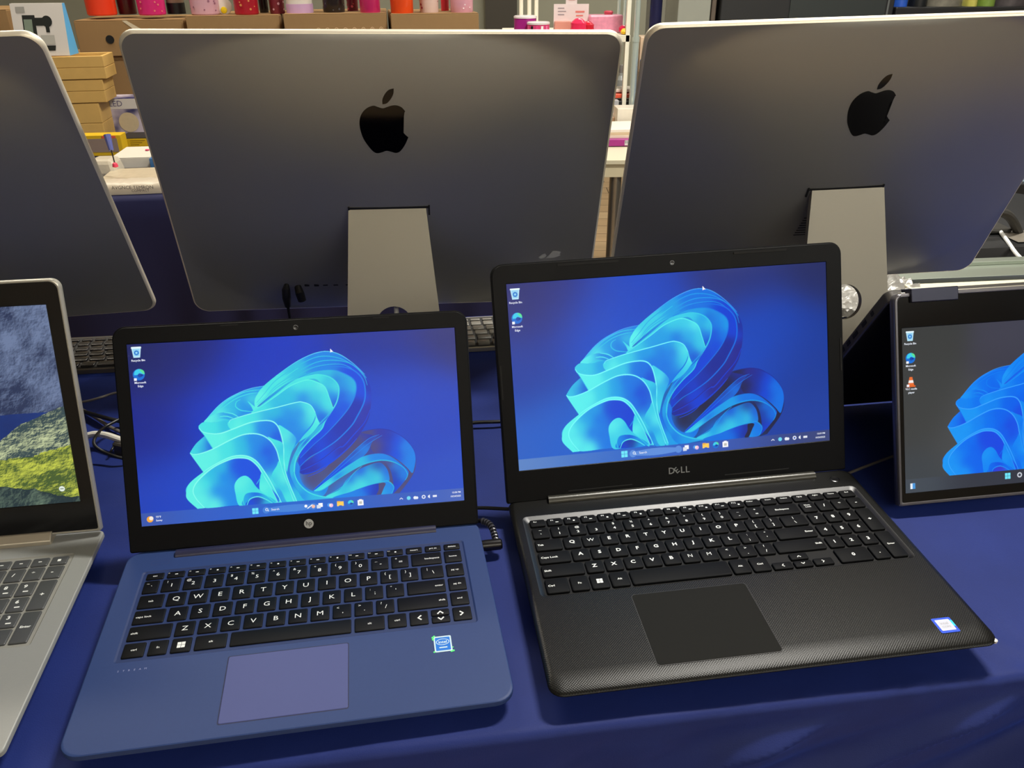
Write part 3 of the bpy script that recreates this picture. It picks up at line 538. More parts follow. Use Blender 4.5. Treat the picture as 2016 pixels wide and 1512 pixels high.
    # logo disc, webcam, bumpers, hinge
    lg = MB(); lg.lathe([(.0046, -.0001), (.0046, .0003)], 0, 32, M=T(.0008 + dx, -.0009, .0205) @ FRONT)
    put_text(lg, 'hp', .0062, T(.0008 + dx, -.00125, .0209) @ FRONT @ Matrix.Shear('XZ', 4, (0, 0)), 1, .01)
    lg.build('logo', [mat('logo_silver', (190, 195, 200), .25, .6), mat('logo_dark', (14, 14, 18), .4)], lid, smooth=30)
    wc = MB(); wc.lathe([(.0026, 0), (.0026, .0002), (.0018, .0003), (.0012, .0001)], 0, 20, M=T(.0018, -.0008, .2130) @ FRONT); wc.lathe([(.0006, 0), (.0006, .0002)], 0, 8, M=T(-.0060, -.0008, .2130) @ FRONT)
    wc.build('webcam', mat('lens_glass', (28, 30, 36), .1), lid)
    for xx in (-.060, .084):
        MB().box(xx - .008, xx + .008, -.0014, -.0008, lidh - .0040, lidh - .0028).build('rubber_bumper', mat('rubber', (15, 15, 16), .8), lid, smooth=0)
    hg = MB(); 
    pr = [(cos(a) * .0062, sin(a) * .0062) for a in [2 * pi * k / 20 for k in range(20)]]
    hg.loops([[(-.1238, -.0090 + p_, .0158 + q_) for p_, q_ in pr], [(.1250, -.0090 + p_, .0158 + q_) for p_, q_ in pr]], 0, True, True)
    hg.build('hinge', mat('hinge_plastic', (34, 36, 62), .35), root)
    return root

# ---- black laptop
def build_black():
    x, y, z, rz, rx, ry, w, D, t, tilt, ly, dx, dv, lidh, hz = (.1826, .7426, -.0005, .1313, .0071, -.0134, .3794, .2611, .0234, .3643, .0164, -.0037, .0440, .2579, .0133)
    root = empty('laptop', T(x, y, z) @ Rm(rx, ry, rz), 'open black laptop with woven-texture deck and number pad, right of the blue laptop', 'laptop')
    wv = bpy.data.materials.new('woven_black'); wv.use_nodes = True; nt = wv.node_tree; b = nt.nodes['Principled BSDF']
    b.inputs['Roughness'].default_value = .33; b.inputs['Specular IOR Level'].default_value = .2; b.inputs['Base Color'].default_value = lin((30, 30, 27))
    tc = nt.nodes.new('ShaderNodeTexCoord'); mp = nt.nodes.new('ShaderNodeMapping'); mp.inputs['Rotation'].default_value = (0, 0, radians(45)); mp.inputs['Scale'].default_value = (1, 1, 0)
    ck = nt.nodes.new('ShaderNodeTexVoronoi'); ck.inputs['Scale'].default_value = 620; ck.inputs['Randomness'].default_value = 0
    nt.links.new(tc.outputs['Object'], mp.inputs['Vector']); nt.links.new(mp.outputs['Vector'], ck.inputs['Vector'])
    rp = nt.nodes.new('ShaderNodeMapRange'); rp.inputs['From Max'].default_value = .6; rp.inputs['To Min'].default_value = 1; rp.inputs['To Max'].default_value = 0
    nt.links.new(ck.outputs['Distance'], rp.inputs['Value']); bp = nt.nodes.new('ShaderNodeBump'); bp.inputs['Strength'].default_value = .14; bp.inputs['Distance'].default_value = .0006
    nt.links.new(rp.outputs['Result'], bp.inputs['Height']); nt.links.new(bp.outputs['Normal'], b.inputs['Normal'])
    cr_ = nt.nodes.new('ShaderNodeMixRGB'); cr_.inputs['Color1'].default_value = lin((8, 8, 8)); cr_.inputs['Color2'].default_value = lin((27, 27, 25)); nt.links.new(rp.outputs['Result'], cr_.inputs['Fac']); nt.links.new(cr_.outputs['Color'], b.inputs['Base Color'])
    black = mat('black_plastic', (6, 7, 10), .45, spec=.14); dk = mat('well_black', (20, 20, 21), .38); kb = mat('charcoal_key', (10, 11, 13), .6, spec=.1)
    mb = deck_mb(-w / 2, w / 2, D, t, .012, (-.1790, .1790, -.1530, -.0335, .006, .0022, .0045), lip=True)
    base = mb.build('base', [wv, mat('well_floor', (13, 13, 14), .6, spec=.2), dk], root, smooth=50)
    for a in (-1, 1):
        for bb in (-.03, -D + .05):
            foot(base, root, a * .14, bb)
    z0, z1 = t - .0022, t - .0001; K = [kb, legend_white]
    X0 = -.1722; u = .01853; g = .0022
    def legs(l, kw, kh):
        if l is None: return ()
        if l[0] == '=' and len(l) > 1: return [(l[1:], .0032, 0, 0, .02, 'CENTER')]
        if l[0] == '<' and len(l) > 2: return [(l[1:], .0034, -kw / 2 + .002, 0, .02, 'LEFT')]
        if l[0] == '>' and len(l) > 2: return [(l[1:], .0034, kw / 2 - .002, 0, .02, 'RIGHT')]
        if l[0] == '#' and len(l) > 2: return [(l, .0055, 0, 0, 0, 'CENTER')]
        if len(l) == 2: return [(l[0], .0042, 0, kh * .24, .01, 'CENTER'), (l[1], .0048, 0, -kh * .2, .02, 'CENTER')]
        return [(l, .0060, 0, .0008, .0 if l in 'MNW' else .03, 'CENTER')]
    def row(y1, y0, items, X=X0):
        xx = X
        for leg, wu in items:
            xe = xx + wu * u - g
            if leg != 'skip': key(root, xx, xe, y0, y1, z0, z1, K, legs(leg, xe - xx, y1 - y0), r=.0018)
            xx += wu * u
    fn = ['Esc'] + ['F%d' % i for i in range(1, 13)] + ['PrtScr', 'Insert', 'Delete', 'PgUp', 'PgDn', 'Home', 'End']
    xx = X0
    for i, s_ in enumerate(fn):
        fu = (.1035 + g - X0) / 16 if i < 16 else .01735
        if i == 16: xx = .1055
        lg = [(s_, .0029 if i < 13 and i else .0024, -.0024 if i < 14 else 0, .0018, .02, 'CENTER')]
        if 0 < i < 13 and i != 7: lg.append(('#bar' if i % 2 else '#box', .003 if i % 2 else .0019, .0022, -.0012, 0, 'CENTER'))
        key(root, xx, xx + fu - g, -.0505, -.0400, z0, z1, K, lg, r=.0016); xx += fu
    row(-.0535, -.0695, [('~`', 1)] + [(a, 1) for a in ('!1', '@2', '#3', '$4', '%5', '^6', '&7', '*8', '(9', ')0', '_-', '+=')] + [('=Backspace', 2)])
    row(-.0725, -.0885, [('<Tab', 1.5)] + [(a, 1) for a in 'QWERTYUIOP'] + [('{[', 1), ('}]', 1), ('|\\', 1.5)])
    row(-.0915, -.1075, [('<Caps Lock', 1.75)] + [(a, 1) for a in 'ASDFGHJKL'] + [(':;', 1), ('"\'', 1), ('>Enter', 2.25)])
    row(-.1105, -.1265, [('<Shift', 2.25)] + [(a, 1) for a in 'ZXCVBNM'] + [('<,', 1), ('>.', 1), ('?/', 1), ('>Shift', 2.75)])
    row(-.1295, -.1485, [('<Ctrl', 1.25), ('=Fn', 1.0), ('#win', 1.0), ('=Alt', 1.03), (None, 5.18), ('=Alt', 1.03), ('=Ctrl', 1.03)])
    key(root, .0415, .0600, -.1485, -.1395, z0, z1, K, [('#lf', .004, 0, 0, 0, 'CENTER')]); key(root, .0622, .0795, -.1380, -.1295, z0, z1, K, [('#up', .004, 0, 0, 0, 'CENTER')])
    key(root, .0622, .0795, -.1485, -.1400, z0, z1, K, [('#dn', .004, 0, 0, 0, 'CENTER')]); key(root, .0817, .1000, -.1485, -.1395, z0, z1, K, [('#rt', .004, 0, 0, 0, 'CENTER')])
    N0 = .1070; nu = .01725
    def nk(c, r_, s_, cs=1, rs=1):
        ys = [-.0535, -.0725, -.0915, -.1105, -.1295]; y1 = ys[r_]; y0 = ys[r_ + rs - 1] - (.0160 if r_ + rs - 1 < 4 else .0190)
        kx0 = N0 + c * nu; kx1 = N0 + (c + cs) * nu - g
        lg = [(s_, .0056 if len(s_) == 1 else .0030, 0, 0, .035 if len(s_) == 1 else .02, 'CENTER')] if s_ else [('Num', .0028, 0, .003, .02, 'CENTER'), ('Lock', .0028, 0, .0, .02, 'CENTER')]
        key(root, kx0, kx1, y0, y1, z0, z1, K, lg, r=.0018)
    nk(0, 0, ''); nk(1, 0, '/'); nk(2, 0, '*'); nk(3, 0, '-')
    for r_, s3 in ((1, '789'), (2, '456'), (3, '123')):
        for c, s_ in enumerate(s3): nk(c, r_, s_)
    nk(3, 1, '+', 1, 2); nk(0, 4, '0', 2); nk(2, 4, '.'); nk(3, 3, 'Enter', 1, 2)
    pad = MB(); pad.loops([xy(rr(-.0990, .0065, -.2450, -.1620, .003, 4), t + .0000), xy(rr(-.0986, .0061, -.2446, -.1624, .003, 4), t + .0003)], 0, cap0=True, cap1=True)
    pd = pad.build('touchpad', mat('black_pad', (26, 26, 24), .6, spec=.06, bump=.05, bscale=3000), root, smooth=15); pd['label'] = 'smooth matte black touchpad'
    MB().loops([xy(rr(-.0996, .0071, -.2456, -.1614, .0034, 4), t + .00001), xy(rr(-.0988, .0063, -.2448, -.1622, .003, 4), t + .00012)], 0).build('touchpad_groove', mat('groove_black', (4, 4, 5), .6), root)
    pb = MB(); pb.lathe([(.0052, 0), (.0052, .0003), (.0042, .0006), (.004, .0004)], n=28, M=T(.1645, -.0195, t)); pb.build('power_button', mat('button_black', (16, 16, 18), .25), root)
    sk = MB(); sk.loops([xy(rr(-.0085, .0085, -.0085, .0085, .0012, 3), .0), xy(rr(-.0085, .0085, -.0085, .0085, .0012, 3), .0002)], 0, cap1=True); sk.loops([xy(rr(-.0064, .0064, -.0060, .0064, .0008, 3), .00024)] * 2, 1, cap1=True)
    put_text(sk, 'intel', .0042, T(0, .002, .0003), 2, .01); put_text(sk, 'CORE', .003, T(0, -.002, .0003), 2, .01)
    sk.box(.0064, .0084, -.002, .005, .0002, .00025, 3)
    s_ = sk.build('sticker', [mat('sticker_royal', (36, 80, 215), .3), mat('sticker_pale', (196, 200, 215), .35), mat('sticker_gray', (165, 165, 175), .4), mat('sticker_teal', (50, 200, 220), .3)], root, T(.1533, -.2379, t), smooth=0); s_['label'] = 'small pale maker sticker with a royal blue rim'
    chip = MB(); chip.lathe([(.0022, -.002), (.0024, .0002), (.001, .0006)], n=7, M=T(w / 2 - .0035, -D + .0045, t - .0035)); chip.build('corner_chip', mat('chip_pale', (205, 205, 205), .4), root)
    Ml = T(0, -.008, hz) @ Rm(0, 0, ly) @ Matrix.Rotation(-tilt, 4, 'X')
    lid, (a0, c0) = lid_parts(root, Ml, w - .002, .0095, lidh, .0125, .344, .1935, dx, dv, black, black, dx_lid=dx * .6, th=.0075)
    R = wallpaper('dell')
    R.fill([(0, 0), (1, 0), (1, .0625), (0, .0625)], lambda gx, gy: smooth_bg(gx, gy, [((0, .03), (92, 132, 196)), ((.2, .03), (70, 120, 200)), ((.35, .03), (40, 100, 200)), ((.5, .03), (48, 92, 190)), ((.7, .03), (56, 88, 178)), ((.85, .03), (52, 66, 124)), ((1, .03), (58, 70, 120))]))
    ic_bin(R, .0250, .9455); ic_edge(R, .0255, .8175, .029)
    ic_win(R, .3296, .036, 1.05)
    R.fill(stroke([(.354 + i * .0138, .034) for i in range(12)], .020), Lc(92, 142, 220)); R.fill(circ(.3565, .034, .020), Lc(92, 142, 220)); R.fill(circ(.502, .034, .020), Lc(92, 142, 220))
    R.fill(circ(.3605, .037, .008), Lc(235, 245, 255)); R.fill(circ(.3605, .037, .005), Lc(92, 142, 220)); R.fill([(.363, .033), (.3655, .026), (.367, .028), (.3645, .035)], Lc(235, 245, 255))
    ic_tasks(R, .5265, .0365); ic_tray(R, .8100, .0345)
    R.fill([(.6005, .9165), (.6005, .893), (.605, .898), (.610, .896)], Lc(255, 255, 255))
    tx = TextLayer(.344, .1935)
    tx.text('Recycle Bin', .0245, .9005, .0150); tx.text('Microsoft', .0245, .7735, .0150); tx.text('Edge', .0245, .754, .0150)
    tx.text('Search', .376, .034, .0165, align='LEFT', bold=.01); tx.text('12:59 PM', .985, .044, .0130, align='RIGHT'); tx.text('10/24/2025', .985, .0225, .0130, align='RIGHT')
    dsp = display(R, .344, .1935, lid, T(a0, -.00045, c0), extra=tx.data(), matname='black_laptop_screen'); dsp['label'] = 'lit screen with folded blue ribbon picture'
    lg = MB(); sz = .0098
    for ch, xo, rot in (('D', -.0082, 0), ('E', -.0024, -38), ('L', .0040, 0), ('L', .0094, 0)):
        put_text(lg, ch, sz * (.95 if ch == 'E' else 1), T(dx + .0 + xo, -.00095, .0275) @ FRONT @ Matrix.Rotation(radians(-rot), 4, 'Z'), 0, .012)
    lg.build('logo', mat('logo_grey', (135, 138, 140), .35), lid, smooth=0)
    wc = MB(); wc.lathe([(.0026, 0), (.0026, .0002), (.0018, .0003), (.0012, .0001)], 0, 20, M=T(-.0010, -.0008, .2475) @ FRONT); wc.build('webcam', mat('lens_grey', (60, 62, 66), .15), lid)
    for a, b_ in ((-.122, -.058), (.066, .124)):
        MB().box(a, b_, -.0018, -.0008, lidh - .0058, lidh - .0036).build('rubber_bumper', mat('rubber', (15, 15, 16), .8), lid, smooth=0)
    for a, b_ in ((-.125, -.056), (.047, .120)):
        MB().box(a, b_, -.0014, -.0008, .0168, .0178).build('rubber_bumper', mat('rubber', (15, 15, 16), .8), lid, smooth=0)
    for sx in (-1, 1): MB().box(dx * .6 + sx * (w / 2 - .0045) - .0008, dx * .6 + sx * (w / 2 - .0045) + .0008, -.0014, -.0008, .12, .155).build('side_bumper', mat('rubber', (15, 15, 16), .8), lid, smooth=0)
    hg = MB(); pr = [(cos(a) * .0058, sin(a) * .0058) for a in [2 * pi * k / 20 for k in range(20)]]
    hg.loops([[(-.1475, -.0095 + p_, .0225 + q_) for p_, q_ in pr], [(.1455, -.0095 + p_, .0225 + q_) for p_, q_ in pr]], 0, True, True)
    hg.build('hinge', mat('hinge_grey', (58, 57, 52), .3, .3), root)
    return root

# ---- silver laptop at the left edge
def build_silver():
    root = empty('laptop', T(-.4102, .6724, .0002) @ Rm(-.005, .0055, .1555), 'open silver laptop at the left edge showing a mossy mountain by a lake', 'laptop')
    t = .017; silver = mat('silver_plastic', (140, 142, 140), .42, .1, noise_amt=.04, nscale=600); kb = mat('grey_key', (66, 68, 70), .45); K = [kb, legend_white]
    mb = deck_mb(-.378, 0, .268, t, .006, (-.3600, -.0180, -.158, -.034, .003, .0010, .0012)); base = mb.build('base', [silver, mat('silver_recess', (140, 140, 134), .45, .1), mat('silver_recess', (140, 140, 134), .45, .1)], root, smooth=25)
    for a in (-.05, -.33):
        for bb in (-.03, -.22): foot(base, root, a, bb)
    z0, z1 = t - .001, t + .0006; g = .0022
    cols = [-.0880, -.0709, -.0540, -.0369]; cw = .0148
    for i, s_ in enumerate(['', '', '', '']): key(root, cols[i], cols[i] + cw, -.0500, -.0385, z0, z1, K, [('#bar' if i < 3 else '#box', .003, 0, 0, 0, 'CENTER')])
    rows = [(-.0525, -.0700), (-.0730, -.0915), (-.0940, -.1125), (-.1150, -.1325), (-.1350, -.1535)]
    for r_, s3 in enumerate([('', '/', '*', '-'), ('7', '8', '9', None), ('4', '5', '6', None), ('1', '2', '3', None), (None, '0', '.', None)]):
        for c, s_ in enumerate(s3):
            if s_ is None: continue
            lg = [(s_, .0058, -.001, .003 if s_.isdigit() else 0, .03, 'CENTER')] if s_ else []
            if s_.isdigit(): lg.append(('#bar', .0045, .001, -.004, 0, 'CENTER'))
            key(root, cols[c], cols[c] + cw, rows[r_][1], rows[r_][0], z0, z1, K, lg)
    key(root, cols[3], cols[3] + cw, rows[2][1], rows[1][0], z0, z1, K, [('+', .006, 0, 0, .03, 'CENTER')]); key(root, cols[3], cols[3] + cw, rows[4][1], rows[3][0], z0, z1, K, [('Enter', .0036, 0, 0, .03, 'CENTER')])
    for r_, (ya, yb) in enumerate(rows):
        for c in range(3): key(root, -.0985 - c * .0185 - .0162, -.0985 - c * .0185, yb, ya, z0, z1, K)
    tilt = .2208; hz = .0208
    Ml = T(-.189, -.008, hz) @ Matrix.Rotation(-tilt, 4, 'X')
    glass = mat('black_glass', (6, 6, 8), .12)
    lid, (a0, c0) = lid_parts(root, Ml, .378, .001, .2523, .009, .344, .1946, .002, .0339, mat('silver_edge', (190, 188, 178), .3, .5), glass, th=.0065, rim=.0028)
    R = mountain()
    dsp = display(R, .344, .1946, lid, T(a0, -.00045, c0), matname='silver_laptop_screen'); dsp['label'] = 'lit screen with a mossy mountain and dark lake'
    hb = MB(); hb.loops([[(xx, -.0165, t - .001), (xx, -.0165, t + .004), (xx, -.010, t + .0095), (xx, -.002, t + .0085), (xx, -.001, t - .002)] for xx in (-.331, -.0455)], 0, True, True)
    hb.build('hinge', mat('hinge_silver', (176, 168, 152), .35, .4), root, bevel=.0008)
    return root

# ---- convertible standing like a tent at the right edge
def build_tent():
    x, y, z, rz, tilt, ry, ph = .4112, .7201, .0068, .1348, .3955, -.0068, .2247
    root = empty('convertible_laptop', T(x, y, z) @ Rm(0, ry, rz), 'grey convertible laptop standing like a tent at the right edge', 'laptop')
    grey = mat('gunmetal', (104, 102, 106), .3, .6); glass = mat('black_glass', (6, 6, 8), .12)
    Ml = T(.161, 0, 0) @ Matrix.Rotation(-tilt, 4, 'X')
    R = wallpaper('tent')
    R.fill([(0, 0), (1, 0), (1, .085), (0, .085)], lambda gx, gy: smooth_bg(gx, gy, [((0, .03), (66, 74, 84)), ((.3, .03), (50, 54, 66)), ((1, .03), (50, 54, 80))]))
    ic_bin(R, .029, .950); ic_swirl(R, .029, .818, .031); R.fill(rect(.018, .793, .009, .014), Lc(240, 245, 255)); ic_cone(R, .029, .675)
    R.fill(rect(.026, .041, .016, .034), Lc(230, 240, 250)); R.fill(rect(.031, .041, .010, .034), Lc(70, 150, 220)); ic_win(R, .380, .050, 1.1)
    R.fill(circ(.425, .050, .016), Lc(210, 215, 225)); R.fill(circ(.425, .050, .009), Lc(60, 64, 80)); ic_tasks(R, .47, .050); ic_tray(R, .80, .048)
    tx = TextLayer(.310, .1752); tx.text('Recycle Bin', .029, .905, .0165); tx.text('Microsoft', .029, .772, .0165); tx.text('Edge', .029, .750, .0165); tx.text('VLC media', .029, .633, .0165); tx.text('player', .029, .611, .0165)
    lid, (a0, c0) = lid_parts(root, Ml, .324, -.0005, ph, .008, .310, .1752, .0013, .0133, grey, glass, th=.0085, rim=.0040)
    dsp = display(R, .310, .1752, lid, T(a0, -.00045, c0), extra=tx.data(), matname='tent_screen'); dsp['label'] = 'lit screen with blue ribbons on dark grey'
    hy, hzz = ph * sin(tilt), ph * cos(tilt)
    ang = math.atan2(.145, hzz + z)          # keyboard half leans the other way, back foot on the cloth
    Mb = T(.161, hy + .006, hzz - .010) @ Matrix.Rotation(ang, 4, 'X')
    kbm = MB(); L = .246
    ring = lambda i, y_: [(a, y_, b) for a, b in rr(-.162 + i, .162 - i, -L + i, .002 - i, .008, 5)]
    kbm.loops([ring(.001, -.001), ring(0, .0005), ring(0, .011), ring(.001, .0125)], 0, True, True)
    kh = kbm.build('keyboard_half', mat('gunmetal_side', (92, 90, 88), .35, .6), root, Mb)
    bt = MB(); bt.loops([[(a, -.0016, b) for a, b in rr(-.159, .159, -L + .003, -.004, .006, 5)], [(a, -.001, b) for a, b in rr(-.160, .160, -L + .002, -.002, .006, 5)]], 0, True, True)
    b_ = bt.build('bottom_cover', mat('cover_black', (8, 8, 10), .6), kh); b_['label'] = 'black underside cover'
    for zz, l_ in ((-.030, .006), (-.048, .010), (-.070, .012), (-.090, .008), (-.106, .008), (-.125, .003), (-.14, .008)):
        MB().box(-.1624, -.1615, .004, .0085, zz - l_, zz).build('side_port', mat('port_black', (5, 5, 6), .5), kh, smooth=0)
    for xx in (-.118, .118):
        h = MB(); h.box(xx - .0265, xx + .0265, -.004, .016, ph - .010, ph + .0045); h.build('hinge', mat('hinge_dark', (52, 54, 70), .35, .5), root, Ml @ T(0, 0, 0), bevel=.001)
    tp = MB(); tp.box(-.150, .150, .006, .024, ph - .004, ph + .0010); tp.build('hinge_cover', mat('hinge_light', (170, 166, 152), .35, .5), root, Ml, bevel=.001)
    return root
build_blue(); build_black(); build_silver(); build_tent()
# ------------------------------------------------------------ all-in-one desktop computers seen from behind
alu = mat('aluminium', (156, 155, 150), .46, .74); alu_lit = mat('aluminium_lit_edge', (240, 232, 212), .40, .55); alu_s = mat('aluminium_stand', (158, 153, 140), .5, .5)
APPLE = [(.4,337.9),(-5.7,339.5),(-11,341),(-18.7,338.5),(-25.3,332.7),(-29.1,324.6),(-29.6,314.1),(-26.5,301.1),(-20.4,290.2),(-14.5,283.1),(-9.7,281.3),(-4,282.5),(1.8,284.3),(8.1,282.8),(13.8,281.3),(19.6,283.8),(25.7,291.9),(30.4,301.6),(30.4,301.6),(24.3,307.4),(20.9,315.8),(20.9,323.3),(24,330),(28.1,334),(28.1,334),(23.8,338.8),(17.7,341.2),(11.5,341),(6,339.4)]
LEAF = [(.4,342.7),(.4,342.7),(.7,348.5),(4.2,354.9),(9.2,359.5),(15.3,361),(15.3,361),(14.4,354.8),(10.6,348.4),(5.5,343.7)]
def imac(t0, rz, ry, tilt, h, label, logo_dz=0, slot_z=.201, vents=None, ports=None, stand_c=0.0, neck_dy=.08, rim=.0055):
    w = .6045; base_z = -.0052; r = .020
    root = empty('desktop_computer', T(t0[0], t0[1], base_z) @ Matrix.Rotation(rz, 4, 'Z'), label, 'computer', 'silver all-in-one computers seen from behind')
    # everything below is in the yaw frame with origin on the table under the display
    Mb = T(0, 0, t0[2] - base_z) @ Matrix.Rotation(ry, 4, 'Y') @ Matrix.Rotation(tilt, 4, 'X')
    cz = h / 2
    def depth(x_, z_):
        a = abs(x_) / (w / 2); b = abs(z_ - cz) / (h / 2); s = (a ** 3.2 + b ** 3.2) ** (1 / 3.2); s = min(s, 1)
        return .006 + .037 * (1 - s ** 2.05)
    body = MB(); N = 10; L = []
    base = rr(-w / 2, w / 2, 0, h, r, N)
    full = []
    for i in range(len(base)):       # subdivide the long straight sides
        p, q = base[i], base[(i + 1) % len(base)]; d = math.hypot(q[0] - p[0], q[1] - p[1]); k = max(1, int(d / .02))
        for j in range(k): full.append((p[0] + (q[0] - p[0]) * j / k, p[1] + (q[1] - p[1]) * j / k))
    L.append([(a, 0.0, b) for a, b in full]); L.append([(a * .9905, -rim - .0006, cz + (b - cz) * .987) for a, b in full])
    for k in range(1, 25):
        s = .985 - (k / 24) ** 1.35 * .983
        L.append([(a * s, -depth(a * s, cz + (b - cz) * s), cz + (b - cz) * s) for a, b in full])
    body.loops(L[1:], 0, cap1=True); bo = body.build('rear_shell', alu, root, Mb, smooth=40)
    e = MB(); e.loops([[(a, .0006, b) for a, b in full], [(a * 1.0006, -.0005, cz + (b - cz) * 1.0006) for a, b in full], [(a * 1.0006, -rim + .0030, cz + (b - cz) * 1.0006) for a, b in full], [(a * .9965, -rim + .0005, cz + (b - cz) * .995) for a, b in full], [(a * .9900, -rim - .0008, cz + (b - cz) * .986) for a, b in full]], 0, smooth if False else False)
    ed = e.build('rim', alu_lit, root, Mb, smooth=40); ed['label'] = 'polished edge, coloured bright for the light it catches'  # cream colour stands in for ceiling light on the edge
    g = MB(); g.loops([[(a * .998, .0006, cz + (b - cz) * .998) for a, b in full], [(a * .998, .0012, cz + (b - cz) * .998) for a, b in full]], 0, False, True); g.build('screen_glass', mat('black_glass', (6, 6, 8), .12), root, Mb)
    # fruit logo, inlaid
    lg = MB()
    for P in (APPLE, LEAF):
        C_ = [(a / 1000, b / 1000 + logo_dz) for a, b in catmull(P, 5)]
        lg.loops([[(a, -depth(a, b) + .001, b) for a, b in C_], [(a, -depth(a, b) - .0004, b) for a, b in C_]], 0, False, False)
        v, f = patch(C_, depth, .0004); lg.add(v, f, 0)
    lg.build('logo', mat('logo_black', (3, 3, 6), .12), bo, smooth=20)
    if vents:
        for vx0, vx1, vz in vents: MB().box(vx0, vx1, -depth(vx0, vz) - .0003, -depth(vx0, vz) + .002, vz, vz + .0016).build('vent_slot', mat('slot_black', (6, 7, 9), .6), bo, smooth=0)
    if ports:
        for px_, wz in ports: 
            pm = MB(); pm.loops([[(a, -depth(px_, .058) - .0004, b) for a, b in rr(px_ - .0035, px_ + .0035, .058 - wz, .058 + wz, .0006, 2)]] * 2, 0, False, True); pm.build('port', mat('slot_black', (6, 7, 9), .6), bo, smooth=0)
    # stand: sloping neck with a round cable hole, rear bend and foot
    sd_ = depth(stand_c, slot_z); top = Mb @ Vector((stand_c, -sd_ + .0005, slot_z)); H = top.z; yt, yb = top.y, top.y - neck_dy
    nl = sqrt(H * H + neck_dy ** 2); dirn = Vector((0, -neck_dy, -H)) / nl; nrm = Vector((0, -H, neck_dy)) / nl   # outward (towards the viewer)
    def P(u_, s, off): c = Vector((stand_c, yt, H)) + dirn * s + nrm * off; return (c.x + u_, c.y, c.z)
    hw = lambda s: .0520 + .0110 * s / .145 if s < .2 else .0520 + .0110 * .2 / .145
    hs = .158; hr = .0248; s1 = nl - .020; K = 48
    st = MB()
    def neck_ring(off):
        sq = []; ci = []
        a0, b0 = hs - .035, hs + .035
        for k in range(K):
            th = 2 * pi * k / K; cx, sy = cos(th), sin(th); ci.append(P(hr * cx, hs + hr * sy, off))
            m = max(abs(cx), abs(sy)); ss = hs + .035 * sy / m; sq.append(P(hw(ss) * cx / m, ss, off))
        return sq, ci
    for off in (0, -.009):
        sq, ci = neck_ring(off); st.loops([sq, ci], 0)
        for a0, b0 in ((0, hs - .035), (hs + .035, s1)):
            st.loops([[P(-hw(a0 + (b0 - a0) * k / 6), a0 + (b0 - a0) * k / 6, off) for k in range(7)], [P(hw(a0 + (b0 - a0) * k / 6), a0 + (b0 - a0) * k / 6, off) for k in range(7)]], 0, closed=False)
    (s0, c0), (s9, c9) = neck_ring(0), neck_ring(-.009); st.loops([c0, c9], 0)
    for sg in (-1, 1): st.loops([[P(sg * hw(s1 * k / 14), s1 * k / 14, 0) for k in range(15)], [P(sg * hw(s1 * k / 14), s1 * k / 14, -.009) for k in range(15)]], 0, closed=False)
    st.loops([[P(-hw(0), 0, 0), P(hw(0), 0, 0)], [P(-hw(0), -.006, -.010), P(hw(0), -.006, -.010)], [P(-hw(0), -.001, -.05), P(hw(0), -.001, -.05)]], 0, closed=False)
    # bend and foot
    W = hw(s1); pts = []
    p1 = Vector(P(0, s1, 0)); 
    for k in range(9):
        t_ = k / 8; a = (1 - t_) ** 2; b = 2 * t_ * (1 - t_); c = t_ * t_
        ctrl = Vector((stand_c, yb, 0)) ; endp = Vector((stand_c, yb + .03, 0.0)); q = p1 * a + ctrl * b + endp * c; pts.append((q.y, q.z))
    outer = pts + [(yb + .185, 0.0)]; inner = [(y_ + .009, z_ + .0005 + .0085 * min(1, i / 6)) for i, (y_, z_) in enumerate(pts)] + [(yb + .185, .005)]
    poly = [[(stand_c + sx * W, a, b) for a, b in outer] for sx in (-1, 1)]; poly2 = [[(stand_c + sx * W, a, b) for a, b in inner] for sx in (-1, 1)]
    st.loops(poly, 0, closed=False); st.loops(poly2, 0, closed=False); st.loops([poly[0], poly2[0]], 0, closed=False); st.loops([poly[1], poly2[1]], 0, closed=False)
    st.loops([[poly[0][-1], poly[1][-1]], [poly2[0][-1], poly2[1][-1]]], 0, closed=False)
    so = st.build('stand', alu_s, root, smooth=40); so['label'] = 'pale flat metal stand with a round cable hole'
    sl = MB(); sl.box(stand_c - .0545, stand_c + .0545, -sd_ - .0007, -.03, slot_z - .001, slot_z + .0016); sl.box(stand_c - .0550, stand_c - .0528, -sd_ - .0006, -.03, slot_z - .012, slot_z + .003); sl.box(stand_c + .0528, stand_c + .0550, -sd_ - .0006, -.03, slot_z - .012, slot_z + .003)
    sl.build('stand_slot', mat('slot_black', (6, 7, 9), .6), root, Mb, smooth=0)
    return root, Mb, depth, P
cM, MbM, dpM, PM = imac((-.1792, 1.205, .0486), .1123, .014, .3091, .4233, 'middle of the three silver all-in-one computers, black fruit logo, behind the blue laptop', 0, .2010, ports=[(-.129, .002), (-.115, .002), (-.102, .001), (-.087, .001), (-.069, .001)])
cR, MbR, dpR, PR = imac((.4518, 1.2714, .0620), .0947, -.0198, .429, .4421, 'rightmost silver all-in-one computer, black fruit logo, behind the black laptop', .0178, .2168, vents=[(-.0385 - .0006 * i, -.020, .163 - i * .0050) for i in range(8)], stand_c=.0050)
cL, MbL, dpL, PL = imac((-.8229, 1.1028, .0605), .138, -.024, .4173, .4299, 'leftmost silver all-in-one computer with a bright curved edge, mostly out of view', 0, .21)
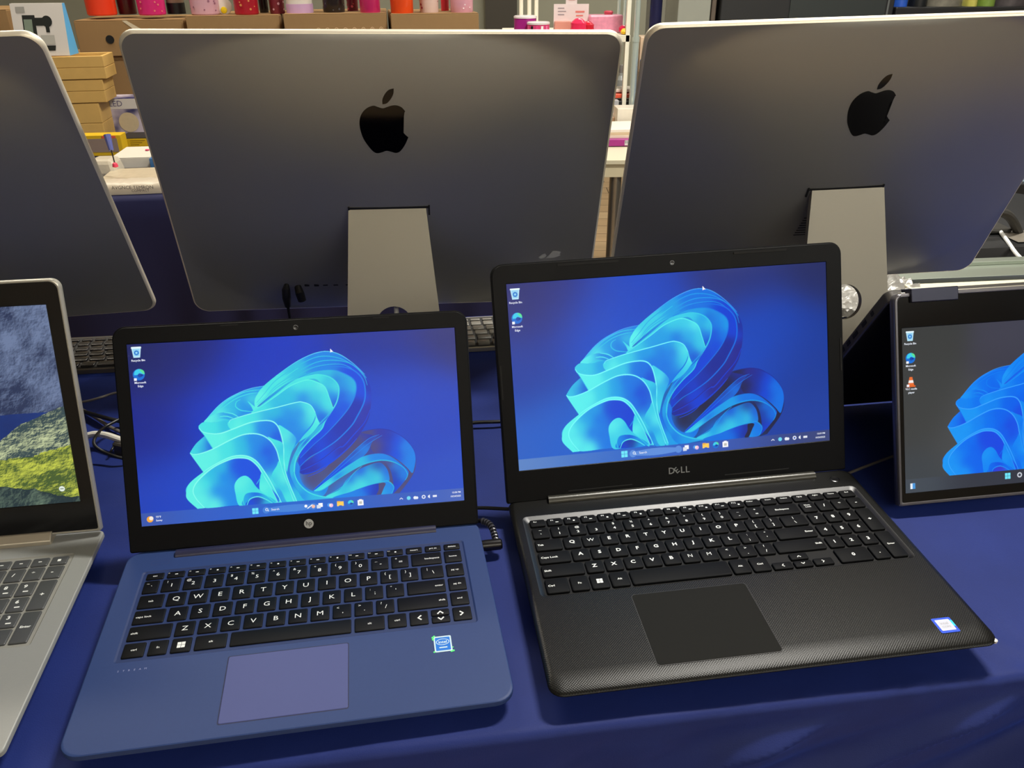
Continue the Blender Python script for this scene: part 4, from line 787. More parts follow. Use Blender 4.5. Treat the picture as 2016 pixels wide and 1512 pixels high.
# torn sticker remnant and plugs on the middle computer
sk = MB(); 
for pl in ([(.214, .096), (.219, .101), (.224, .102), (.227, .097), (.223, .0925), (.217, .0925)], [(.226, .0925), (.231, .099), (.236, .105), (.242, .104), (.249, .101), (.247, .097), (.249, .0935), (.238, .091)]):
    sk.add([(a, -dpM(a, b) - .0006, b) for a, b in pl], [tuple(range(len(pl)))])
sk.build('sticker_remnant', mat('torn_paper', (165, 165, 162), .6), cM, MbM, smooth=0)
tag((lambda m: m.build('power_cable', mat('cable_black', (6, 6, 8), .45)))(MB().tube([tuple(cM.matrix_basis @ (MbM @ Vector(p))) for p in ((-.1565, -.030, .066), (-.1570, -.038, .064), (-.1575, -.042, .052), (-.158, -.042, .036))], [.0035, .006, .0065, .0045], n=12).tube([tuple(cM.matrix_basis @ (MbM @ Vector((-.158, -.042, .036)))), tuple(cM.matrix_basis @ (MbM @ Vector((-.1582, -.044, .0)))), tuple(cM.matrix_basis @ Vector((-.160, -.05, .004))), tuple(cM.matrix_basis @ Vector((-.20, -.10, .004)))], .0022)), 'thin black cable plugged into the back of the middle computer, left socket', 'cable')
tag(MB().tube([tuple(cM.matrix_basis @ (MbM @ Vector(p))) for p in ((-.141, -.030, .062), (-.138, -.040, .058), (-.136, -.042, .046))], [.005, .0065, .006], n=12).build('usb_plug', mat('cable_black', (6, 6, 8), .45)), 'short black plug stuck in the middle computer beside its thin cable', 'plug')
# pale cable running down behind the middle stand, seen through its hole
q0 = cM.matrix_basis @ Vector(PM(.003, .13, -.022)); 
tag(MB().tube([tuple(q0 + Vector((0, .05, .07))), tuple(q0), tuple(q0 + Vector((.001, -.008, -.05))), tuple(q0 + Vector((.002, .01, -.079))), tuple(q0 + Vector((.05, .09, -.0845)))], .0033, n=12).build('mains_cable', mat('cable_white', (225, 222, 210), .4)), 'pale upright cable seen through the hole of the middle stand', 'cable')
# ------------------------------------------------------------ the blue cloth and its table
YAW = .135; FY = .4378; FLOOR = -.75
navy = bpy.data.materials.new('navy_velvet'); navy.use_nodes = True; nt = navy.node_tree; b = nt.nodes['Principled BSDF']
b.inputs['Base Color'].default_value = lin((26, 40, 102)); b.inputs['Roughness'].default_value = .62; b.inputs['Specular IOR Level'].default_value = .22
b.inputs['Sheen Weight'].default_value = .38; b.inputs['Sheen Roughness'].default_value = .5; b.inputs['Sheen Tint'].default_value = lin((62, 98, 225))
tc = nt.nodes.new('ShaderNodeTexCoord'); n1 = nt.nodes.new('ShaderNodeTexNoise'); n1.inputs['Scale'].default_value = 14; n1.inputs['Detail'].default_value = 6
n2 = nt.nodes.new('ShaderNodeTexNoise'); n2.inputs['Scale'].default_value = 900; n2.inputs['Detail'].default_value = 2
nt.links.new(tc.outputs['Object'], n1.inputs['Vector']); nt.links.new(tc.outputs['Object'], n2.inputs['Vector'])
rp = nt.nodes.new('ShaderNodeMapRange'); rp.inputs['To Min'].default_value = .78; rp.inputs['To Max'].default_value = 1.2; nt.links.new(n1.outputs['Fac'], rp.inputs['Value'])
mx = nt.nodes.new('ShaderNodeMixRGB'); mx.blend_type = 'MULTIPLY'; mx.inputs['Fac'].default_value = 1; mx.inputs['Color1'].default_value = lin((26, 40, 102)); nt.links.new(rp.outputs['Result'], mx.inputs['Color2']); nt.links.new(mx.outputs['Color'], b.inputs['Base Color'])
bp = nt.nodes.new('ShaderNodeBump'); bp.inputs['Strength'].default_value = .25; bp.inputs['Distance'].default_value = .0006; nt.links.new(n2.outputs['Fac'], bp.inputs['Height']); nt.links.new(bp.outputs['Normal'], b.inputs['Normal'])
MATS['navy_velvet'] = navy
def sstep(a, b, x): t = min(max((x - a) / (b - a), 0), 1); return t * t * (3 - 2 * t)
def cloth_main():
    xs = [-1.5 + 2.95 * i / 420 for i in range(421)]
    prof = []                                  # (v, z, outward normal (v,z), hang)
    for k in range(90): prof.append(((.845 - .009) * (1 - k / 90) ** 1.25 + .009, 0, 0, 1, 0))
    for k in range(7): a = pi / 2 * k / 6; prof.append((.009 - .009 * sin(a), -.009 + .009 * cos(a), -sin(a), cos(a), 0))
    for k in range(1, 61): prof.append((0, -.009 - .135 * k / 60, -1, 0, k / 60))
    V = []; cl = MB()
    for (v, z, nv, nz, hg) in prof:
        row = []
        for x in xs:
            if hg > 0:
                right = sstep(.0, .40, x); q = -z + (x - .9) * .42 + .010 * sin(x * 13)
                amp = .6 + .4 * sin(x * 11 + 1.0)
                fold = (.0072 * (1 - abs(sin(q * 52 + .6))) ** 1.6 * 1.6 + .0030 * (.5 + .5 * sin(q * 190 + 2.1))) * amp
                left_ = .003 * sin((-z * .6 + x) * 60) * (1 - right)
                d = (fold * 5.0 * right + left_) * sstep(0, .22, hg) + .010 * hg
                zz = z + (.012 * right * sin(x * 9 + .4)) * hg
                if x > .42: zz += 0
            else:
                cab = math.exp(-(((x + .50) / .14) ** 2 + ((v - .42) / .16) ** 2)); 
                d = -.0010 * abs(noise.noise(Vector((x * 9, v * 9, 0)))) + cab * (.006 * abs(noise.noise(Vector((x * 14 + v * 8, v * 42, 2)))) ** .7)
                left = math.exp(-(((x + .34) / .06) ** 2 + ((v - .30) / .12) ** 2)); d += left * .0022 * sin(v * 95 + x * 30)
                edge = math.exp(-(v / .05) ** 2) * sstep(.1, .45, x); d += edge * -.0035 * abs(noise.noise(Vector((x * 30, v * 25, 5))))
                zz = z
            row.append((x, v + nv * d, zz + nz * d - .0055))
        V.append(row)
    cl.loops(V, 0, closed=False)
    c, s = cos(YAW), sin(YAW)
    o = cl.build('tablecloth', navy, None, T(0, FY, 0) @ Matrix.Rotation(YAW, 4, 'Z'), smooth=180)
    return tag(o, 'royal blue velvet cloth under all the laptops, hanging in folds at front', 'tablecloth')
cloth_main()
TF = T(0, FY, 0) @ Matrix.Rotation(YAW, 4, 'Z')
tb = empty('folding_table', TF @ T(0, .55, FLOOR), 'white folding table under the royal blue cloth', 'table')
pl = mat('table_plastic', (205, 200, 185), .5)
MB().box(-1.47, 1.42, -.535, .270, .700, .7395).build('table_top', pl, tb, bevel=.003)
for xx in (-1.3, 1.25):
    for yy in (-.40, .22): MB().lathe([(.014, 0), (.014, .700)], n=14, M=T(xx, yy, 0)).build('leg', mat('leg_metal', (150, 150, 150), .3, .8), tb)

# ------------------------------------------------------------ small keyboards lying on the cloth
def slim_keyboard(M, label, keycol, traycol, metal):
    root = empty('keyboard', M, label, 'keyboard', 'slim keyboards lying behind the laptops')
    w, d = .282, .122
    tr = MB(); tr.loops([xy(rr(0, w, 0, d, .006), 0), xy(rr(0, w, 0, d, .006), .006), xy(rr(.001, w - .001, .001, d - .001, .006), .007)], 0, True, True)
    tr.build('tray', mat('kb_tray_' + label[:6], traycol, .3, metal), root); MB().loops([xy(rr(.003, w - .003, .004, d - .004, .004), .0071)] * 2, 0, False, True).build('key_bed', mat('key_bed', (8, 8, 9), .6), root, smooth=0)
    km = mat('kb_key_' + label[:6], keycol, .22); km2 = km
    y0 = .006; rows = [(.0175, 12), (.0175, 11), (.0175, 12), (.0175, 13), (.0175, 14), (.010, 14)]
    for ri, (kh, n) in enumerate(rows):
        pitch = (w - .010) / n; xx = .005
        for i in range(n):
            wd = pitch
            if ri == 0 and i == 4: wd = pitch * 4
            if ri == 0 and i in (5, 6, 7): continue
            key(root, xx + .0021, xx + wd - .0021, y0 + .0014, y0 + kh - .0022, .007, .0100, [km, km2], (), r=.0014); xx += wd
        y0 += kh + .0012
    return root
slim_keyboard(T(-.080, 1.137, -.0050) @ Matrix.Rotation(.13, 4, 'Z'), 'bright silver slim keyboard in the gap between blue and black laptops', (112, 110, 104), (175, 172, 160), .7)
slim_keyboard(T(-.700, 1.062, -.0050) @ Matrix.Rotation(.11, 4, 'Z'), 'dark slim keyboard behind the gap left of the blue laptop', (40, 38, 38), (95, 90, 84), .6)

# ------------------------------------------------------------ cables on the cloth
ck = mat('cable_black', (6, 6, 8), .45); cw = mat('cable_white', (225, 222, 210), .4); cg = mat('cable_grey', (110, 105, 98), .45)
def smooth3(P, n=8): 
    return [tuple(p) for p in catmull(P, n, False)]
def cable(pts, r, m, label, px=True):
    P = [tuple(atz(a, b, z)) for a, b, z in pts] if px else pts
    return tag(MB().tube(smooth3(P), r, n=10).build('cable', m), label, 'cable', 'cables on the blue cloth')
cable([(120, 880, .0), (175, 857, .012), (205, 856, .014), (238, 866, .012), (290, 880, .0)], .0040, cw, 'thick white cable arching in the gap left of the blue laptop')
cable([(100, 800, .0), (165, 791, .010), (200, 782, .016), (226, 774, .010), (280, 765, .0)], .0016, cg, 'thin pale cable catching light, farthest back in the left gap')
cable([(130, 800, .0), (170, 812, .004), (205, 822, .008), (236, 829, .004), (280, 834, .0)], .0028, ck, 'straight black cable crossing the gap left of the blue laptop')
cable([(150, 800, .0), (185, 820, .0), (212, 838, .0), (236, 850, .0), (270, 866, .0)], .0022, cg, 'grey cable slanting down under the black ones, left gap')
cable([(262, 812, .012), (230, 828, .014), (205, 842, .014), (188, 860, .022), (186, 876, .018), (205, 890, .010), (232, 900, .006), (262, 906, .0)], .0019, ck, 'thin black cable looping in front of the thick white one')
cable([(228, 870, .004), (222, 882, .007), (216, 892, .003)], .0013, ck, 'tiny black cable tie end below the white cable')
ad = MB(); ad.loops([xy(rr(-.032, .032, -.015, .015, .004), 0), xy(rr(-.032, .032, -.015, .015, .004), .015), xy(rr(-.030, .030, -.013, .013, .003), .017)], 0, True, True)
p = atz(232, 885, 0); tag(ad.build('power_adapter', mat('adapter_brown', (58, 54, 50), .5), None, T(p.x + .03, p.y, -.006) @ Matrix.Rotation(-.35, 4, 'Z')), 'dark rectangular power adapter under the cables left of the blue laptop', 'power adapter')
# barrel plug in the blue laptop's right side
hpM = T(-.2024, .6598, .0006) @ Rm(.0183, .0131, .1678)
pr_ = empty('charger_plug', hpM @ T(.1682, -.032, .0095), 'black angled charger plug in the right side of the blue laptop', 'plug')
MB().lathe([(.0025, -.002), (.0052, 0), (.0056, .004), (.0056, .019), (.0045, .0205)], n=20, M=Matrix.Rotation(pi / 2, 4, 'Y')).build('plug_body', mat('plug_black', (14, 14, 18), .25), pr_)
q = [Vector((.015, .001, .0)), Vector((.0148, .010, .003)), Vector((.013, .021, .006)), Vector((.008, .030, .006)), Vector((0.0, .037, .003))]
rr_ = MB().tube(smooth3([tuple(a) for a in q], 6), .0026, n=12)
pts_ = smooth3([tuple(a) for a in q], 6)
rib = MB()
for i in range(1, 20, 2):
    a, b_ = Vector(pts_[i]), Vector(pts_[i + 1]); rib.tube([tuple(a), tuple(a + (b_ - a) * .75)], .0036, n=12)
rr_.build('strain_relief', mat('plug_black', (14, 14, 18), .25), pr_); rib.build('relief_rings', mat('plug_grey', (60, 60, 66), .3), pr_)
e0 = pr_.matrix_basis @ q[-1]
MB().tube([tuple(pr_.matrix_basis.inverted() @ Vector(v)) for v in smooth3([tuple(e0), tuple(e0 + Vector((-.012, .02, -.008))), tuple(e0 + Vector((-.03, .10, -.012))), tuple(e0 + Vector((-.10, .19, -.012)))])], .0019, n=10).build('cord', ck, pr_)
cable([(905, 838, .0), (935, 832, .002), (985, 830, .002), (1030, 827, .0)], .0024, ck, 'black cable between the blue and black laptops, at half screen height')
cable([(925, 1000, .004), (955, 1000, .004), (998, 1002, .005), (1020, 1002, .004)], .0020, ck, 'black cable running to the back left corner of the black laptop')
cable([(1660, 936, .0), (1700, 920, .001), (1765, 896, .002), (1800, 885, .0)], .0016, cg, 'thin grey cable between the black laptop and the tent-shaped one')

# ------------------------------------------------------------ background helpers
def proj(P):
    d = Vector(P) - Vector((0, 0, CAM_H)); z = d.dot(fw); return 1008 + F_PX * d.dot(cr) / z, 756 - F_PX * d.dot(cu) / z
def fit(px0, px1, pyt, pyb, Y, yaw=.13, zb=None):
    P = aty(px0, pyb, Y)
    if zb is not None: P = Vector((P.x, P.y, zb))
    d = Vector((cos(yaw), sin(yaw), 0)); lo, hi = 0, 6
    for _ in range(50):
        m = (lo + hi) / 2
        if proj(P + d * m)[0] < px1: lo = m
        else: hi = m
    w = lo; lo, hi = 0, 3
    for _ in range(50):
        m = (lo + hi) / 2
        if proj(P + Vector((0, 0, m)))[1] > pyt: lo = m
        else: hi = m
    return T(*P) @ Matrix.Rotation(yaw, 4, 'Z'), w, lo
def solid(name, M, w, d, h, m, label, cat, group=None, bevel=.002, ins=0):
    o = MB().loops([xy([(0, 0), (w, 0), (w, d), (0, d)], 0), xy([(ins, ins), (w - ins, ins), (w - ins, d - ins), (ins, d - ins)], h)], 0, True, True).build(name, m, None, M, smooth=0, bevel=bevel)
    return tag(o, label, cat, group)
card = mat('cardboard', (150, 117, 74), .75, noise_amt=.06, nscale=30); card_d = mat('cardboard_edge', (120, 86, 52), .8); tape = mat('clear_tape', (215, 200, 170), .2)
def carton(px0, px1, pyt, pyb, Y, d, label, zb, yaw=.13, group='brown cartons behind the computers'):
    M, w, h = fit(px0, px1, pyt, pyb, Y, yaw, zb)
    if zb < .1: h = .236
    root = empty('cardboard_box', M, label, 'box', group)
    MB().box(0, w, 0, d, 0, h).build('carton_body', card, root, smooth=0, bevel=.002)
    f = MB(); f.box(.002, w - .002, .0, d * .5 - .001, h, h + .002); f.build('flap', card, root, smooth=0); f = MB(); f.box(.002, w - .002, d * .5 + .001, d, h, h + .002); f.build('flap', card, root, smooth=0)
    return root, w, h, M
Zs = .240
GT = -.0
lowers = [(120, 330, 'brown carton under the row, behind the wooden trays'), (332, 520, 'brown carton in the bottom row, hidden behind the middle computer, second from left'), (522, 720, 'brown carton in the bottom row, third from left behind the middle computer'), (722, 940, 'brown carton in the bottom row, rightmost behind the middle computer')]
for a, b_, l in lowers: carton(a, b_, 112, 247, 3.0, .30, l, 0.0)
rA, wA, hA, MA = carton(160, 372, 42, 112, 3.0, .30, 'brown carton with a round black hole, top row left, under the orange tumbler', Zs)
MB().lathe([(.0135, 0), (.0135, .001)], n=20, M=T(.105, -.0012, hA * .48) @ FRONT).build('hand_hole', mat('hole_black', (5, 5, 5), .8), rA)
MB().add([(.155, -.001, hA), (.170, -.001, hA), (.250, -.001, hA - .05), (.215, -.001, hA - .05)], [(0, 1, 2, 3)]).add([(.155, 0, hA + .0025), (.170, 0, hA + .0025), (.170, .03, hA + .0025), (.150, .03, hA + .0025)], [(0, 1, 2, 3)]).build('packing_tape', tape, rA, smooth=0)
rB, wB, hB, MB_ = carton(378, 558, 33, 112, 3.02, .30, 'plain brown carton in the top row under the pale pink tumbler', Zs)
rC, wC, hC, MC_ = carton(567, 766, 29, 112, 3.02, .30, 'brown carton with a row of pale round symbols, top row', Zs)
for i in range(8):
    MB().lathe([(.0065, 0), (.0065, .0004)], n=16, M=T(.112 + i * .030, -.0012, hC * .62) @ FRONT).lathe([(.0050, .0005), (.0050, .0006)], 1, 16, M=T(.112 + i * .030, -.0012, hC * .62) @ FRONT).lathe([(.0022, .0007), (.0022, .0008)], 0, 6, M=T(.112 + i * .030, -.0012, hC * .62) @ FRONT).build('printed_symbol', [mat('pale_ink', (220, 190, 150), .6), card], rC, smooth=0)
mb = MB(); mb.box(.035, .037, -.0014, -.0010, hC * .35, hC * .62); mb.box(.030, .046, -.0014, -.0010, hC * .33, hC * .35); mb.box(.066, .074, -.0014, -.0010, hC * .33, hC * .38); mb.build('printed_mark', mat('pale_ink', (220, 190, 150), .6), rC, smooth=0)
rD, wD, hD, MD_ = carton(775, 944, 29, 112, 3.03, .30, 'plain brown carton at the right end of the top row', Zs, yaw=.17)
carton(-60, 36, 21, 112, 3.0, .30, 'brown carton at the far left edge, behind the white and blue box', Zs)
carton(-60, 100, 112, 247, 3.0, .30, 'brown carton under the far left one, behind the leftmost computer', 0.0)

# tumblers and cans standing on the cartons
def tumbler(px0, px1, pyb, Y, h, col, label, dots=None, lid=None, stripe=None, name='tumbler', zb=None, rough=.25):
    zt = Zs + hB + .002 if zb is None else zb
    c = aty((px0 + px1) / 2, pyb, Y); r = abs(aty(px1, pyb, Y).x - aty(px0, pyb, Y).x) / 2
    root = empty(name, T(c.x, Y, zt), label, 'tumbler' if name == 'tumbler' else 'can', 'tumblers and cans on the cartons')
    m = mat('tumbler_%d_%d_%d' % col, col, rough)
    b_ = MB().lathe([(r * .90, 0), (r * .96, .004), (r, h * .5), (r * 1.03, h), (r * .98, h + .002)], n=28)
    mats = [m]
    if dots:
        mats.append(mat('dots_%d_%d_%d' % dots, dots, .3))
        rs = random.Random(int(px0))
        for k in range(26):
            a = rs.uniform(pi, 2 * pi); z_ = rs.uniform(.01, h * .9); s_ = rs.uniform(.0022, .0045)
            q = T(r * .985 * cos(a), r * .985 * sin(a), z_) @ Matrix.Rotation(a - pi / 2 + pi, 4, 'Z') @ FRONT
            b_.lathe([(s_, r * .03), (s_, r * .03 + .0005)], 1, 6, M=T(r * .96 * cos(a), r * .96 * sin(a), z_) @ Matrix.Rotation(a + pi / 2, 4, 'Z') @ FRONT)
    b_.build('cup', mats, root)
    if stripe: MB().lathe([(r * 1.01, h * .0), (r * 1.012, .002), (r * 1.02, h * .22), (r * 1.0, h * .22)], n=28, cap=False).build('printed_band', mat('band_%d_%d_%d' % stripe, stripe, .4), root)
    MB().lathe([(r * 1.06, h), (r * 1.06, h + .012), (r * .8, h + .016), (r * .5, h + .018)], n=28).build('lid', mat('lid_%d_%d_%d' % (lid or col), lid or col, .3), root)
    return root
tumbler(176, 233, 40, 3.10, .19, (226, 62, 30), 'bright orange tumbler at the left end of the row of cartons')
tumbler(237, 272, 38, 3.16, .19, (72, 14, 26), 'dark maroon tumbler between the orange and the pink one')
tumbler(276, 329, 37, 3.10, .19, (206, 40, 112), 'hot pink tumbler with gold specks', dots=(225, 120, 120))
tumbler(332, 366, 30, 3.17, .16, (150, 130, 112), 'beige and black tumbler right of the hot pink one', stripe=(14, 14, 16))
tumbler(378, 434, 32, 3.10, .19, (206, 160, 172), 'pale pink tumbler with small dark flecks', dots=(150, 100, 120))
tumbler(463, 511, 30, 3.10, .19, (164, 26, 40), 'red tumbler with a gold speckled front', dots=(214, 140, 80))
tumbler(532, 562, 28, 3.14, .19, (120, 40, 52), 'maroon tumbler with pale patterned side', dots=(205, 150, 160), lid=(210, 190, 205))
tumbler(566, 617, 28, 3.10, .15, (222, 214, 202), 'cream can with a lilac band at its foot', stripe=(198, 160, 196), name='can')
tumbler(637, 680, 26, 3.12, .19, (28, 22, 24), 'black tumbler with a grey ring mark', dots=(70, 66, 66))
tumbler(684, 706, 23, 3.20, .19, (120, 36, 56), 'slim maroon tumbler beside the magenta one', dots=(225, 80, 100))
tumbler(709, 750, 27, 3.10, .19, (192, 40, 98), 'plain magenta tumbler in front of the round-symbol carton')
tumbler(769, 815, 27, 3.10, .19, (232, 78, 26), 'orange tumbler at the right end, over the gap between cartons')
tumbler(826, 864, 21, 3.13, .17, (224, 196, 186), 'cream pink tumbler with red marks', dots=(150, 40, 60))
tumbler(868, 884, 14, 3.22, .17, (206, 50, 66), 'red tumbler half hidden between two pale ones')
tumbler(886, 932, 15, 3.13, .17, (220, 160, 176), 'pink and white tumbler at the right end of the cartons', dots=(245, 225, 230))
tumbler(512, 530, 28, 3.20, .19, (18, 18, 22), 'black tumbler behind the gap between red and maroon ones')
c = aty(447, 24, 3.14); eg = empty('plate_toy', T(c.x, 3.12, Zs + hB + .027), 'white round plate with a yellow centre standing between pale pink and red tumblers', 'plate')
MB().lathe([(.026, 0), (.026, .003), (.022, .004)], n=28, M=FRONT).build('disc', mat('egg_white', (232, 226, 214), .4), eg); MB().lathe([(.011, .004), (.010, .007), (.004, .009)], n=20, M=T(-.002, 0, -.012) @ FRONT).build('yolk', mat('egg_yolk', (235, 205, 20), .4), eg)

# wooden trays, white-blue box, light box, small packets at the left
wood = mat('pale_wood', (212, 172, 98), .55, noise_amt=.12, nscale=22)
def tray(px0, px1, pyt, pyb, Y, label, zb, yaw=.18):
    M, w, h = fit(px0, px1, pyt, pyb, Y, yaw, zb)
    root = empty('wooden_tray', M, label, 'tray', 'wooden trays in the stack'); d = .13; t_ = .010
    for nm, (a, b_, c_, d_) in (('board', (0, w, 0, t_)), ('board', (0, w, d - t_, d)), ('end_board', (0, t_, t_, d - t_)), ('end_board', (w - t_, w, t_, d - t_))):
        MB().box(a, b_, c_, d_, 0, h * .5 - .0008).box(a, b_, c_, d_, h * .5, h - .002).build(nm, wood, root, smooth=0, bevel=.0015)
    MB().box(t_, w - t_, t_, d - t_, 0, .006).build('tray_floor', wood, root, smooth=0)
    return M, w, h
zt_ = 0.0
for pyt, pyb, l in ((206, 250, 'lowest of the three pale wooden trays beside the light box'), (159, 206, 'middle one of the three stacked pale wooden trays'), (112, 159, 'topmost pale wooden tray, carrying the white and blue box')):
    M, w, h = tray(60, 211, pyt, pyb, 2.72, l, zt_); zt_ += h
M, w, h = fit(38, 138, 8, 118, 2.74, .10, zt_)
bx = empty('product_box', M, 'white box with blue side and a dark gadget picture, on the wooden trays', 'box')
W0 = MB(); W0.add([(0, 0, 0), (w, 0, 0), (w, .075, 0), (0, .075, 0), (0, .030, h), (w, .030, h), (w, .050, h), (0, .050, h)], [(3, 2, 1, 0), (4, 5, 6, 7), (0, 1, 5, 4), (2, 3, 7, 6), (3, 0, 4, 7)], 0); W0.add([(w, 0, 0), (w, .075, 0), (w, .050, h), (w, .030, h)], [(0, 1, 2, 3)], 1)
W0.build('box_body', [mat('box_white', (205, 200, 194), .5), mat('box_blue', (90, 180, 235), .4)], bx, smooth=0)
FT = Matrix(((1, 0, 0, 0), (0, .030 / h, -1, -.0008), (0, 1, 0, 0), (0, 0, 0, 1)))   # print plane on the sloping front
def PR(m, P, z=0): MBx = MB(); MBx.add([(a * w, b_ * h, z) for a, b_ in P], [tuple(range(len(P)))], 0, FT); return MBx.build('printed_picture', m, bx, smooth=0)
dg = mat('print_dark', (26, 30, 28), .5); PR(dg, [(.18, -.0 + .12), (.44, .12), (.44, .78), (.20, .78)]); PR(mat('print_scene', (118, 132, 116), .5), [(.20, .16), (.36, .16), (.38, .70), (.22, .70)], .0004)
PR(dg, [(.44, .58), (.62, .58), (.62, .73), (.44, .73)], .0002); PR(dg, [(.66 + .10 * cos(k * pi / 8), .66 + .11 * sin(k * pi / 8)) for k in range(16)], .0003); PR(dg, [(.62, .45), (.69, .45), (.69, .58), (.62, .58)], .0002)
PR(mat('print_grey', (150, 148, 142), .5), [(.10, .83), (.27, .83), (.27, .94), (.10, .94)], .0002); PR(mat('print_case', (170, 168, 160), .5), [(.50, .22), (.76, .22), (.76, .40), (.50, .40)], .0002); PR(dg, [(.48, .10), (.74, .10), (.76, .20), (.50, .20)], .0003)
lb, lw, lh = fit(206, 292, 195, 266, 2.88, .12, 0.0)
lbx = empty('product_box', lb, 'light box carton reading LED with a cream ball picture, beside the wooden trays', 'box')
bxm = bpy.data.materials.new('galaxy_print'); bxm.use_nodes = True; nt = bxm.node_tree; b = nt.nodes['Principled BSDF']; tc = nt.nodes.new('ShaderNodeTexCoord'); nn = nt.nodes.new('ShaderNodeTexNoise'); nn.inputs['Scale'].default_value = 14; rmp = nt.nodes.new('ShaderNodeValToRGB')
rmp.color_ramp.elements[0].position = .36; rmp.color_ramp.elements[0].color = lin((30, 34, 90)); rmp.color_ramp.elements[1].position = .62; rmp.color_ramp.elements[1].color = lin((196, 184, 196)); nt.links.new(tc.outputs['Object'], nn.inputs['Vector']); nt.links.new(nn.outputs['Fac'], rmp.inputs['Fac']); nt.links.new(rmp.outputs['Color'], b.inputs['Base Color'])
MB().box(0, lw, 0, .10, 0, lh).build('box_body', bxm, lbx, smooth=0, bevel=.001)
MB().box(0.002, lw, -.0006, -.0002, lh * .72, lh - .001).build('white_band', mat('box_white', (205, 200, 194), .5), lbx, smooth=0)
mb = MB(); put_text(mb, 'LED', .026, T(lw * .40, -.0010, lh * .86) @ FRONT); mb.build('printed_word', mat('print_violet', (96, 88, 120), .5), lbx, smooth=0)
MB().lathe([(.032, 0), (.032, .0004)], n=32, M=T(lw * .62, -.0008, lh * .36) @ FRONT).build('ball_picture', mat('moon_print', (198, 180, 146), .6, noise_amt=.1, nscale=60), lbx, smooth=0)
ylw = mat('pack_yellow', (222, 180, 30), .4); blk = mat('pack_black', (16, 16, 18), .4); wht = mat('pack_white', (214, 208, 194), .5, noise_amt=.05); GP = 'small goods on the left stall table'
M, w, h = fit(150, 245, 268, 312, 2.55, .1, 0.0); r_ = empty('tool_pack', M, 'flat yellow and grey blister pack at the edge of the leftmost computer', 'package', GP)
MB().box(0, w, 0, .05, 0, h).build('pack_card', [ylw], r_, smooth=0, bevel=.001); MB().box(.01, w - .012, -.001, -.0002, h * .18, h * .84).build('blister', mat('blister_grey', (150, 130, 116), .3), r_, smooth=0); MB().box(w * .62, w * .9, -.0015, -.001, h * .86, h * .97).build('red_mark', mat('mark_red', (225, 90, 70), .4), r_, smooth=0)
M, w, h = fit(238, 302, 272, 300, 2.66, .1, 0.0); r_ = empty('battery_pack', M, 'black box with a yellow warning label, below the LED box', 'package', GP)
MB().box(0, w, 0, .10, 0, h).build('pack_body', blk, r_, smooth=0, bevel=.002); MB().box(.016, w - .004, -.0012, -.0002, h * .2, h * .92).build('warning_label', ylw, r_, smooth=0)
mb = MB(); 
for i in range(3): mb.box(.035, w - .02 - .01 * i, -.0016, -.0012, h * (.70 - .18 * i), h * (.75 - .18 * i))
mb.build('label_print', mat('print_brown', (110, 80, 20), .5), r_, smooth=0)
M, w, h = fit(222, 300, 312, 336, 2.38, .12, 0.0); r_ = empty('white_carton', M, 'open white carton with a pink spot in front of the yellow label box', 'package', GP)
MB().box(0, w, 0, .10, 0, h).build('carton_body', wht, r_, smooth=0, bevel=.002); MB().add([(.0, .0, h + .0005), (w, .0, h + .0005), (w - .01, .10, h + .012), (.02, .10, h + .012)], [(0, 1, 2, 3)]).build('carton_flap', wht, r_, smooth=0); MB().lathe([(.006, 0), (.005, .002)], n=12, M=T(w * .8, .06, h + .009)).build('pink_spot', mat('pink_spot', (215, 50, 100), .5), r_)
M, w, h = fit(298, 316, 312, 338, 2.34, .12, 0.0); solid('small_box', M, w + .02, .06, h, mat('box_mid_blue', (52, 104, 158), .4), 'small blue box at the right of the white carton', 'box', GP)
M, w, h = fit(170, 232, 318, 352, 2.26, .1, 0.0); solid('plastic_bag', M, w, .09, h, mat('bag_cream', (196, 186, 166), .3, bump=1, bscale=60), 'cream plastic bag beside the edge of the leftmost computer', 'bag', GP, bevel=.012, ins=.010)
r_ = empty('screwdriver', atz(226, 322, .055).to_4d() and T(*atz(226, 322, .055)), 'small screwdriver with pink tip and violet handle on the white packets', 'tool', GP)
MB().tube([(0, 0, .0), (-.006, .01, .032)], .0018, n=8).build('shaft', mat('steel_dark', (60, 50, 46), .3, .8), r_); MB().lathe([(.003, -.004), (.0075, -.002), (.006, .006), (.002, .009)], n=12, M=T(0, 0, -.006)).build('pink_cap', mat('cap_pink', (232, 66, 96), .4), r_); MB().tube([(-.006, .01, .032), (-.014, .022, .070)], [.006, .009], n=10).build('handle', mat('handle_violet', (96, 104, 170), .35), r_)
mg = mat('magazine', (190, 176, 150), .4, noise_amt=.2, nscale=50)
M, w, h = fit(196, 322, 352, 366, 2.16, .16, 0.0); solid('magazine', M, w, .14, .018, mg, 'thin cream magazine lying behind the printed mailer', 'magazine', GP, bevel=.001)
M, w, h = fit(190, 329, 360, 397, 2.075, .14, 0.0); r_ = empty('mailer_bag', M, 'crumpled white mailer with dark print at the front of the left stall', 'package', GP)
ml = MB(); rows_ = []
for k in range(13):
    t_ = k / 12; a = pi * t_; rows_.append([(w * i / 24, -.012 * sin(a) + .09 * (1 - cos(a)) / 2 * (1 if t_ < 2 else 1), h * sin(a / 1.0) ** .6 * (.92 + .12 * noise.noise(Vector((i * .5, k * .4, 1))))) for i in range(25)])
ml.loops(rows_, 0, closed=False); ml.add([(0, .0, 0), (w, 0, 0), (w, .09, 0), (0, .09, 0)], [(0, 1, 2, 3)]); ml.build('mailer_body', mat('mailer_white', (200, 188, 168), .4, bump=.6, bscale=25), r_, smooth=60)
